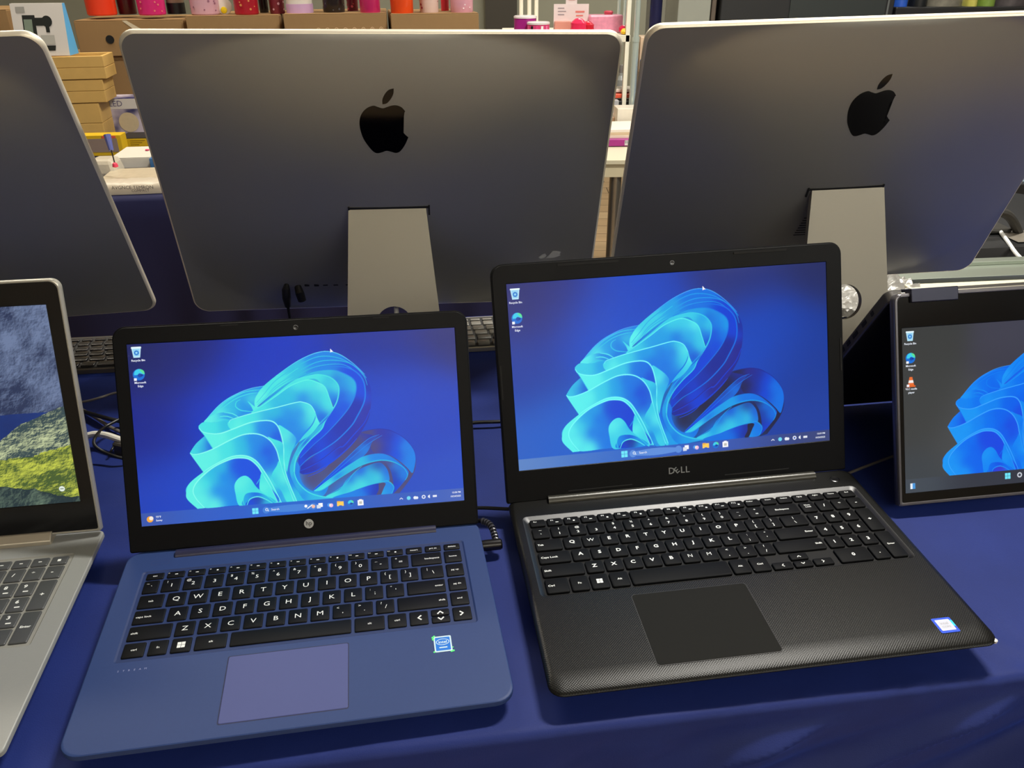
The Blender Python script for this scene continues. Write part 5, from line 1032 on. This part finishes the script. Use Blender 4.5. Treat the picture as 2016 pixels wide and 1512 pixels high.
mb = MB(); put_text(mb, 'AVGNCE TEMRON', .012, T(w * .56, -.0135, h * .62) @ Matrix.Rotation(.02, 4, 'Y') @ FRONT, 0, 0); put_text(mb, 'COMPACT', .009, T(w * .66, -.0135, h * .36) @ FRONT, 0, 0); mb.build('printed_words', mat('print_ink', (60, 56, 60), .5), r_, smooth=0)

# stall table at left (navy cloth to the floor)
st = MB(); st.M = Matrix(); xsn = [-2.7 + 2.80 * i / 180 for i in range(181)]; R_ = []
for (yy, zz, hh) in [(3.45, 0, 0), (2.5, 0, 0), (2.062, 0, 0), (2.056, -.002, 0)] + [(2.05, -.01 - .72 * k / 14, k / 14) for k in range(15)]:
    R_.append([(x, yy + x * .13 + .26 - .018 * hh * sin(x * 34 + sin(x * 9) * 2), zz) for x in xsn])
st.loops(R_, 0, closed=False); tag(st.build('tablecloth', mat('shaded_navy_cloth', (8, 12, 62), .8), None, T(0, -.13, -.001), smooth=180), 'navy cloth, coloured dark for shade, hanging to the floor from the left stall table', 'tablecloth')  # cloth colour darkened to stand in for shade on the drape
tb = empty('stall_table', T(-1.5, 2.75, FLOOR), 'stall table under the shade-darkened navy cloth at the left', 'table')
MB().box(-1.15, 1.50, -.45, .55, .705, .742).build('table_top', pl, tb)
for xx in (-1.05, 1.4):
    for yy in (-.3, .5): MB().lathe([(.015, 0), (.015, .705)], n=12, M=T(xx, yy, 0)).build('leg', mat('leg_metal', (150, 150, 150), .3, .8), tb)
# ------------------------------------------------------------ white table and goods at the centre right
wt = empty('white_table', T(.62, 2.90, FLOOR) @ Matrix.Rotation(.0, 4, 'Z'), 'white table with a pale apron and tube leg between the two right computers', 'table')
MB().box(-.46, .46, -.43, .50, .735, .748).build('table_top', mat('white_top', (205, 198, 172), .4), wt, smooth=0, bevel=.001)
MB().box(-.455, .455, -.425, .495, .697, .735).build('apron', mat('apron_beige', (200, 190, 160), .5), wt, smooth=0)
for xx, yy in ((-.305, -.405), (.42, -.405), (-.42, .46), (.42, .46)): MB().lathe([(.018, 0), (.018, .70)], n=16, M=T(xx, yy, 0)).build('leg', mat('leg_silver', (160, 155, 145), .3, .85), wt)
GR = 'packages on the white table'
def pk(px0, px1, pyt, pyb, Y, d, col, label, zb, cat='package', name='package', yaw=.05, rough=.4):
    M, w, h = fit(px0, px1, pyt, pyb, Y, yaw, zb); solid(name, M, w, d, h, mat('pk_%d_%d_%d' % col, col, rough, noise_amt=.15, nscale=35), label, cat, GR); return M, w, h, zb + h
M, w, h, zz = pk(1186, 1262, 275, 291, 2.66, .16, (150, 30, 120), 'flat purple box with a barcode panel on the white table', 0.0, 'box', 'flat_box')
bc = MB(); bc.box(.070, .097, -.0014, -.0004, .003, h - .003, 0)
for i in range(5): bc.box(.072 + i * .005, .0745 + i * .005, -.0020, -.0014, .009, h - .004, 1)
o = bc.build('barcode_panel', [mat('panel_pale', (205, 200, 200), .5), mat('panel_grey', (110, 118, 125), .5)], None, Matrix(), smooth=0); par = [q for q in bpy.data.objects if q.name.startswith('flat_box')][0]; o.parent = par
for i, (col, l) in enumerate((((222, 210, 186), 'lowest cream booklet stacked on the purple box'), ((206, 186, 150), 'tan booklet in the middle of the stack on the purple box'), ((228, 220, 205), 'topmost pale booklet stacked on the purple box'))):
    M, w, h = fit(1178 - i * 2, 1262, 268, 275, 2.68, .05 + .02 * i, zz); solid('booklet', M, w, .15, .0085, mat('pk_%d_%d_%d' % col, col, .5), l, 'booklet', 'booklets on the purple box', bevel=.0005); zz += .0087
pk(1168, 1226, 232, 258, 2.90, .10, (205, 170, 140), 'clear bag of tan pieces behind the booklets', 0.0, 'bag', 'plastic_bag', rough=.2)
pk(1214, 1262, 214, 256, 2.86, .08, (222, 214, 198), 'cream carton with rounded corners behind the booklets', 0.0, 'box', 'carton')
pk(1168, 1200, 198, 236, 3.02, .08, (150, 120, 96), 'brown packet left of the grey one on the white table', 0.0)
pk(1200, 1216, 198, 220, 3.00, .06, (170, 172, 176), 'grey packet under the red strip', .0)
pk(1216, 1250, 199, 216, 3.02, .06, (26, 28, 30), 'black packet right of the grey one', .0)
pk(1168, 1260, 186, 196, 3.03, .08, (214, 84, 56), 'flat orange red packet lying across the others', .092)
pk(1170, 1260, 176, 186, 3.05, .08, (226, 216, 204), 'white wrapped packet on top of the orange red one', .109)
b0 = aty(1228, 160, 3.12); r_ = empty('spray_bottle', T(b0.x, 3.20, -.002), 'small clear bottle by the foot of the white rack', 'bottle', GR)
MB().lathe([(.016, 0), (.017, .01), (.017, .135), (.008, .150), (.008, .16)], n=20).build('bottle_body', mat('bottle_clear', (190, 196, 196), .15), r_); MB().lathe([(.009, .16), (.009, .185), (.005, .188)], n=16).build('cap', mat('cap_silver', (200, 200, 196), .2, .7), r_)
# rack
rk = empty('display_rack', T(.25, 3.12, -.002), 'white metal display rack holding pink goods, on the white table', 'rack')
wm = mat('rack_white', (236, 232, 214), .35)
SH = .300
xr = aty(1236, 60, 3.02).x - .25; xl = aty(1024, 30, 3.2).x - .25
MB().box(xr - .006, xr + .008, -.10, -.075, 0, .9).build('flat_post', wm, rk, smooth=0, bevel=.001)
xp = aty(1253, 60, 3.0).x - .25; MB().lathe([(.0115, 0), (.0115, SH - .02), (.0125, SH - .02), (.0125, SH - .005), (.0095, SH - .005), (.0095, .86)], n=16, M=T(xp, -.12, 0)).build('round_post', mat('rack_tube', (205, 218, 210), .2, .5), rk)
MB().box(-.28, xr + .01, -.10, .26, SH - .022, SH).build('shelf', mat('shelf_cream', (222, 216, 196), .45), rk, smooth=0, bevel=.001)
for px_ in (1026, 1042, 1056): 
    xx = aty(px_, 20, 3.35).x - .25; MB().lathe([(.0075, SH), (.0075, .9)], n=12, M=T(xx, .23, 0)).build('back_rail', wm, rk)
for px_ in (1218, 1230): 
    xx = aty(px_, 20, 3.35).x - .25; MB().lathe([(.0065, SH), (.0065, .9)], n=12, M=T(xx, .23, 0)).build('back_rail', mat('rack_tube', (205, 218, 210), .2, .5), rk)
ZS = SH - .002
def can(px0, px1, Y, h, col, top, label, name='candle_tin', band=None):
    a = aty(px0, 45, Y).x; b_ = aty(px1, 45, Y).x; r = (b_ - a) / 2; root = empty(name, T((a + b_) / 2, Y, ZS), label, 'tin', 'goods on the white rack')
    MB().lathe([(r, 0), (r, h)], n=26).build('tin_body', mat('tin_%d' % col[0], col, .25), root); MB().lathe([(r * 1.03, h), (r * 1.03, h + .006), (r * .9, h + .008)], n=26).build('tin_lid', mat('tin_top', top, .2), root)
    if band:
        for k in range(5): a_ = pi * (1.15 + .15 * k); MB().box(-.004, .004, -.0008, 0, .004, h - .004, M=T(r * cos(a_), r * sin(a_), 0) @ Matrix.Rotation(a_ + pi / 2, 4, 'Z')).build('label_mark', mat('lab_%d' % k, ((230, 90, 150), (20, 20, 20), (220, 70, 130), (245, 240, 240), (235, 120, 170))[k], .4), root, smooth=0)
can(1012, 1056, 3.10, .050, (150, 30, 120), (225, 215, 215), 'purple round tin with a pale lid on the rack')
can(1038, 1082, 3.04, .034, (215, 70, 120), (225, 215, 200), 'low pink round tin in front of the purple one', band=True)
card_m = mat('sign_card', (222, 208, 206), .5)
M, w, h = fit(1090, 1158, 8, 40, 3.12, .03, ZS + .02); sg = empty('sign_card', M, 'white printed card with faint red writing on the rack', 'sign', 'goods on the white rack')
MB().box(0, w, 0, .002, -.02, h).build('card', card_m, sg, smooth=0); MB().box(w * .34, w * .66, .001, .003, h - .002, h + .035).build('header', card_m, sg, smooth=0)
mb = MB(); rd = mat('faint_red', (214, 120, 110), .6); mb.box(w * .62, w * .88, -.0008, -.0002, h * .62, h * .70); mb.box(w * .64, w * .84, -.0008, -.0002, h * .46, h * .52); mb.box(w * .42, w * .60, .0, .0008, h + .012, h + .020); mb.build('red_print', rd, sg, smooth=0)
mb = MB(); 
for i in range(3): mb.box(w * .12, w * (.30 + .05 * (i % 2)), -.0008, -.0002, h * (.80 - .14 * i), h * (.84 - .14 * i))
mb.build('grey_print', mat('faint_grey', (150, 140, 145), .6), sg, smooth=0)
def blob(px_, py_, Y, r, col, label, sq=1.0, name='gift_bow', cat='bow'):
    c = aty(px_, py_, Y); o = MB(); pr = [(r * sin(pi * k / 8) * (1 + .12 * (k % 2)), -r * cos(pi * k / 8) * sq) for k in range(9)]
    o.lathe([(max(a, .0002), b_) for a, b_ in pr], n=14); return tag(o.build(name, mat('blob_%d_%d' % col[:2], col, .2), None, T(c.x, Y, ZS + r * sq)), label, cat, 'goods on the white rack')
blob(1139, 46, 3.06, .026, (222, 44, 84), 'round hot pink bow on the rack below the card')
blob(1157, 46, 3.10, .022, (190, 28, 48), 'dark red bow right of the hot pink one', .9)
blob(1228, 48, 3.06, .016, (205, 30, 74), 'small crimson bow near the flat rack post', .9)
M, w, h = fit(1092, 1124, 42, 55, 3.10, .02, ZS); solid('peach_box', M, w, .05, h, mat('peach', (205, 140, 124), .4), 'low peach box under the white card', 'box', 'goods on the white rack')
M, w, h = fit(1160, 1226, 30, 55, 3.10, .12, ZS); r_ = empty('gift_package', M, 'long pink wrapped package on the rack', 'package', 'goods on the white rack')
MB().box(0, w, 0, .07, 0, h).build('wrapping', mat('wrap_pink', (216, 140, 164), .2, noise_amt=.35, nscale=60), r_, smooth=0, bevel=.006); MB().lathe([(.014, 0), (.017, .008), (.012, .012)], n=14, M=T(w * .62, .035, h)).build('wrap_knot', mat('knot_red', (190, 70, 86), .3), r_)
c = aty(1230, 57, 3.03); tag(MB().lathe([(.001, 0), (.011, .003), (.013, .010), (.008, .018), (.001, .020)], n=14).build('toy_flower', mat('toy_yellow', (232, 186, 20), .35), None, T(c.x, 3.04, ZS)), 'small yellow toy at the right end of the rack shelf', 'toy', 'goods on the white rack')
# things right of the rack
def standing(px0, px1, pyt, pyb, Y, d, col, label, name, cat, zb=FLOOR, ztop=.95, rough=.5, yaw=.0, group=None, metal=0.0):
    a = aty(px0, 30, Y).x; b_ = aty(px1, 30, Y).x
    return tag(MB().box(0, b_ - a, 0, d, 0, ztop - zb).build(name, mat('st_%d_%d_%d' % col, col, rough, metal), None, T(a, Y, zb) @ Matrix.Rotation(yaw, 4, 'Z'), smooth=0, bevel=.004), label, cat, group)
a = aty(1312, 30, 2.98).x; r_ = empty('fabric_roll', T(a, 3.20, -.002), 'upright navy roll in a clear sleeve beside the grey locker', 'roll')
MB().lathe([(.020, 0), (.020, .62)], n=20).build('roll_core', mat('roll_navy', (18, 22, 72), .5), r_)
slv = mat('sleeve_clear', (235, 235, 240), .08, trans=1.0, spec=.2); MB().lathe([(.036, 0), (.034, .3), (.036, .6)], n=20, cap=False).build('sleeve', slv, r_)
M, w, h = fit(1262, 1292, 36, 62, 3.05, .0, 0.0); solid('rolled_bags', M, w, .08, .29, mat('pale_pack', (206, 178, 150), .3, noise_amt=.35, nscale=30), 'pale patterned packet at the left edge of the rightmost computer', 'package', GR)
M, w, h = fit(1264, 1290, 60, 130, 2.96, .0, 0.0); solid('rolled_bags', M, w * .5, .06, .22, mat('blue_pack', (60, 96, 170), .3, noise_amt=.6, nscale=30), 'narrow blue and yellow packet beside the round rack post', 'package', GR)
lk = standing(1334, 1398, 0, 40, 3.45, .4, (150, 152, 142), 'grey metal locker behind the rightmost computer', 'locker', 'locker')
MB().lathe([(.008, 0), (.006, .005)], n=12, M=T(.100, 0, 1.235) @ FRONT).build('locker_knob', mat('steel', (190, 190, 185), .3, .8), lk, smooth=0)
standing(1399.5, 1409, 0, 40, 3.46, .4, (96, 84, 74), 'narrow brown board standing between grey locker and black cabinet', 'board', 'board')
cb = standing(1418, 1757, 0, 40, 3.43, .5, (30, 31, 33), 'large black cabinet above the rightmost computer', 'cabinet', 'cabinet')
wcb = aty(1757, 30, 3.4).x - aty(1418, 30, 3.4).x
MB().box(wcb * .40, wcb * .955, -.006, 0, .1, 1.68).build('door', mat('slate_door', (44, 50, 50), .4), cb, smooth=0); MB().box(wcb * .965, wcb * .975, -.006, 0, .1, 1.68).build('edge_strip', mat('strip_grey', (96, 100, 100), .4), cb, smooth=0)
for xx, zz in ((.05, 1.28), (.075, 1.295)): MB().lathe([(.004, 0), (.003, .004)], n=10, M=T(xx, 0, zz) @ FRONT).build('screw', mat('screw_grey', (120, 118, 112), .4), cb)
sh = standing(1762, 2160, 0, 40, 3.42, .45, (22, 22, 24), 'low black storage unit at the top right corner', 'storage_unit', 'cabinet', ztop=.360)
TG = 'goods on the black storage unit'
def bag(px0, px1, Y, h, col, label, name='bag', cat='bag', na=.2, col2=None):
    a = aty(px0, 10, Y).x; b_ = aty(px1, 10, Y).x; w = b_ - a; o = MB(); L = []
    for k in range(9):
        t_ = k / 8; s = 1 - .25 * t_ ** 2; L.append([(w / 2 + w / 2 * s * cos(q) * (1 + .08 * noise.noise(Vector((cos(q) * 2, sin(q) * 2, k)))), .04 + .04 * s * sin(q), h * t_) for q in [2 * pi * i / 20 for i in range(20)]])
    o.loops(L, 0, True, True); return tag(o.build(name, mat('bag_%d_%d' % col[:2], col, .35, noise_amt=na, nscale=40), None, T(a, Y, .360), smooth=60), label, cat, TG)
bag(1762, 1793, 3.45, .10, (44, 92, 196), 'blue and white packet left on the black storage unit')
bag(1797, 1832, 3.45, .09, (24, 26, 28), 'black bag between the blue and the grey packets')
bag(1834, 1902, 3.45, .12, (120, 116, 104), 'crumpled grey plastic bag on the black storage unit', na=.5)
bag(1907, 1930, 3.45, .09, (196, 190, 92), 'yellow green packet on the black storage unit')
bag(1932, 1966, 3.45, .09, (120, 148, 62), 'leaf green packet right of the yellow green one')
bag(1968, 2030, 3.45, .09, (74, 68, 70), 'dark mottled bag at the right corner of the storage unit', na=.6)

# right side behind the tent-shaped laptop
al2 = mat('rail_alu', (168, 176, 164), .3, .7)
r_ = empty('metal_rail', T(.60, 1.405, -.005) @ Matrix.Rotation(.10, 4, 'Z'), 'grey metal rail lying on the cloth at the back right', 'rail')
MB().box(0, .85, 0, .075, 0, .012).build('rail_body', al2, r_, smooth=0, bevel=.001); MB().box(0, .85, .055, .075, .012, .020).build('rail_lip', al2, r_, smooth=0, bevel=.001)
tag(MB().box(0, .70, 0, .045, 0, .016).build('plank', mat('cream_plank', (214, 206, 178), .5), None, T(.70, 1.335, -.005) @ Matrix.Rotation(.10, 4, 'Z'), smooth=0, bevel=.001), 'cream flat strip in front of the grey metal rail', 'strip')
pb = MB(); R2 = []
for j in range(31):
    R2.append([(.26 * i / 40, .17 * j / 30, .020 * abs(noise.noise(Vector((i * .16 + j * .05, j * .32, 3)))) + .010 * abs(noise.noise(Vector((i * .5, j * .9, 7)))) + .001) for i in range(41)])
pb.loops(R2, 0, closed=False); 
tag(pb.build('plastic_wrap', mat('crinkled_film', (150, 148, 142), .26, .3, bump=.4, bscale=120), None, T(.475, 1.235, .001) @ Matrix.Rotation(.15, 4, 'Z'), smooth=50), 'crinkled silvery plastic wrap behind the rightmost stand', 'plastic wrap')
sd = empty('side_table', T(.60, 1.372, FLOOR) @ Matrix.Rotation(.10, 4, 'Z'), 'narrow dark table behind the blue cloth at the right, under the rail', 'table')
MB().box(-.02, .95, .0, .13, .725, .742).build('table_top', mat('dark_top', (22, 22, 26), .5), sd, smooth=0)
for xx in (.02, .90):
    for yy in (.02, .11): MB().box(xx - .012, xx + .012, yy - .012, yy + .012, 0, .725).build('leg', mat('dark_top', (22, 22, 26), .5), sd, smooth=0)
bb = empty('duffel_bag', T(1.0, 1.70, FLOOR) @ Matrix.Rotation(.1, 4, 'Z'), 'large black bag behind the table at the right edge', 'bag')
L = []
for z_, s in ((0, .9), (.1, 1), (.55, 1), (.66, .97), (.72, .9)): L.append(xy(rr(-.35 * s, .45 * s, -.02 + .25 * (1 - s), .50 * s, .06, 5), z_))
MB().loops(L, 0, True, True).build('bag_body', mat('bag_black', (15, 15, 17), .55, noise_amt=.3, nscale=20), bb, smooth=60)
MB().tube(smooth3([(-.10, .06, .71), (-.02, .05, .775), (.08, .06, .78), (.16, .10, .72)]), .010, n=10).build('bag_handle', mat('bag_strap', (58, 56, 52), .5), bb)
cable_w = MB().tube(smooth3([tuple(aty(1925, 430, 1.98)), tuple(aty(1958, 444, 1.86)), tuple(aty(1980, 470, 1.76)), tuple(aty(2003, 502, 1.68)), tuple(aty(2040, 535, 1.62))]), .0042, n=10)
tag(cable_w.build('cable', mat('cable_bright', (225, 226, 222), .4)), 'bright white cable over the black bag at the right edge', 'cable')
for (a, b_, t_, bt, Y, d, col, l) in ((1930, 1992, 452, 506, 1.80, .10, (48, 46, 42), 'dark grey charger box on the black bag'), (1995, 2060, 476, 510, 1.74, .08, (120, 114, 104), 'small grey gadget at the right edge on the black bag'), (1900, 1925, 505, 520, 1.72, .05, (110, 92, 60), 'small tan item at the corner of the rightmost computer')):
    M, w, h = fit(a, b_, t_, bt, Y, .1, -.028 if b_ > 1930 else -.030); solid('gadget', M, w, d, h, mat('gad_%d' % col[0], col, .45, noise_amt=.25, nscale=40), l, 'gadget', 'odds and ends on the black bag', bevel=.004)
M, w, h = fit(1975, 2120, 348, 402, 2.30, .06, -.03); r_ = empty('blue_box', M, 'bright blue package with white marks at the right edge', 'box')
MB().box(0, w, 0, .12, 0, h).build('package_body', mat('bright_blue', (24, 132, 200), .35), r_, smooth=0, bevel=.002); MB().box(0, w, -.001, -.0002, h * .66, h * .76).box(.06, .10, -.001, -.0002, h * .42, h * .48).build('white_stripe', mat('stripe_white', (190, 215, 225), .4), r_, smooth=0); MB().box(0, w, -.002, 0, 0, .004).build('white_edge', mat('stripe_white', (190, 215, 225), .4), r_, smooth=0)
ub = aty(1975, 402, 2.30); tag(MB().box(0, .9, 0, .5, 0, ub.z * 0 - .03 - FLOOR).build('crate', mat('crate_black', (16, 16, 18), .6), None, T(ub.x - .12, 2.27, FLOOR), smooth=0, bevel=.003), 'black crate carrying the bright blue package', 'crate')

# ------------------------------------------------------------ room
fl = bpy.data.materials.new('wood_floor'); fl.use_nodes = True; nt = fl.node_tree; b = nt.nodes['Principled BSDF']; b.inputs['Roughness'].default_value = .45
tc = nt.nodes.new('ShaderNodeTexCoord'); mp = nt.nodes.new('ShaderNodeMapping'); mp.inputs['Scale'].default_value = (1.2, 9, 1); nn = nt.nodes.new('ShaderNodeTexNoise'); nn.inputs['Scale'].default_value = 3; nn.inputs['Detail'].default_value = 8
br = nt.nodes.new('ShaderNodeTexBrick'); br.inputs['Scale'].default_value = 1; br.inputs['Brick Width'].default_value = 1.2; br.inputs['Row Height'].default_value = .14; br.inputs['Mortar Size'].default_value = .003
br.inputs['Color1'].default_value = lin((188, 160, 122)); br.inputs['Color2'].default_value = lin((168, 138, 102)); br.inputs['Mortar'].default_value = lin((90, 70, 50))
rmp = nt.nodes.new('ShaderNodeMapRange'); rmp.inputs['To Min'].default_value = .7; rmp.inputs['To Max'].default_value = 1.25; mx = nt.nodes.new('ShaderNodeMixRGB'); mx.blend_type = 'MULTIPLY'; mx.inputs['Fac'].default_value = 1
nt.links.new(tc.outputs['Object'], mp.inputs['Vector']); nt.links.new(mp.outputs['Vector'], nn.inputs['Vector']); nt.links.new(tc.outputs['Object'], br.inputs['Vector']); nt.links.new(nn.outputs['Fac'], rmp.inputs['Value']); nt.links.new(br.outputs['Color'], mx.inputs['Color1']); nt.links.new(rmp.outputs['Result'], mx.inputs['Color2']); nt.links.new(mx.outputs['Color'], b.inputs['Base Color'])
tag(MB().box(-5, 5, -4, 6.2, FLOOR - .05, FLOOR).build('floor', fl, smooth=0), kind='structure')
tag(MB().box(-5, 5, 6.0, 6.1, FLOOR, 2.3).build('wall_back', mat('olive_wall', (150, 150, 132), .8, noise_amt=.05, nscale=3), smooth=0), kind='structure')
tag(MB().box(-5, 5, -3.3, -3.2, FLOOR, 2.3).build('wall_front', mat('front_wall', (205, 198, 184), .8), smooth=0), kind='structure')
tag(MB().box(-5, 5, -4, 6.2, 2.3, 2.35).build('ceiling', mat('ceiling_pale', (205, 202, 192), .85), smooth=0), kind='structure')
a = aty(955, 20, 5.9).x; b_ = aty(1018, 20, 5.9).x
tag(MB().box(a, b_, 5.94, 5.995, FLOOR, 2.0).build('door_1', mat('door_dark', (66, 62, 54), .5), smooth=0), kind='structure')

def lamp(x, y, sx, sy, w, col, label, up=0):
    r_ = empty('ceiling_light', T(x, y, 2.25), label, 'ceiling light', 'long ceiling lamps')
    MB().box(-sx / 2 - .03, sx / 2 + .03, -sy / 2 - .03, sy / 2 + .03, .0, .05).build('housing', mat('lamp_white', (220, 220, 215), .5), r_, smooth=0)
    ld = bpy.data.lights.new('lamp', 'AREA'); ld.shape = 'RECTANGLE'; ld.size = sx; ld.size_y = sy; ld.energy = w; ld.color = col
    lo = bpy.data.objects.new('lamp', ld); COL.objects.link(lo); lo.parent = r_; lo.location = (0, 0, -.004)
    if up:
        l2 = bpy.data.lights.new('added_uplight', 'AREA'); l2.shape = 'RECTANGLE'; l2.size = sx; l2.size_y = sy; l2.energy = up; l2.color = col  # added up-facing light, makes a bright ceiling patch for reflections
        r_.location.z = 1.85; o2 = bpy.data.objects.new('added_uplight', l2); COL.objects.link(o2); o2.parent = r_; o2.location = (0, 0, .056); o2.rotation_euler = (pi, 0, 0)
    return lo
lamp(.80, 1.50, .6, .14, 84, (1, .96, .88), 'long ceiling lamp right above the gap between the stalls')
lamp(.90, -2.3, 2.6, .30, 18, (1, .96, .88), 'added lamp behind the camera, brightening the ceiling and front wall', up=64)  # unseen lamp added so the computer backs reflect something bright
lamp(-1.5, 2.75, 1.6, .3, 46, (1, .92, .76), 'warm ceiling lamp over the left stall')
lamp(1.2, 4.4, 2.0, .5, 60, (1, .97, .90), 'ceiling lamp far back by the olive wall')
wl = bpy.data.lights.new('daylight', 'AREA'); wl.shape = 'RECTANGLE'; wl.size = 2.4; wl.size_y = .9; wl.energy = 38; wl.color = (.98, .97, .90)
wo = bpy.data.objects.new('daylight_doorway', wl); COL.objects.link(wo); wo.location = (2.9, -1.4, 2.0); wo.rotation_euler = (Vector((.3, 1.1, .1)) - Vector((2.9, -1.4, 2.0))).to_track_quat('-Z', 'Y').to_euler()
wd = bpy.data.worlds.new('world'); SC.world = wd; wd.use_nodes = True; bg = wd.node_tree.nodes['Background']; bg.inputs['Color'].default_value = (.80, .77, .70, 1); bg.inputs['Strength'].default_value = .14

SC.view_settings.view_transform = 'Standard'; SC.view_settings.look = 'None'; SC.view_settings.exposure = 0.0; SC.view_settings.gamma = 1.0; SC.view_settings.use_curve_mapping = False
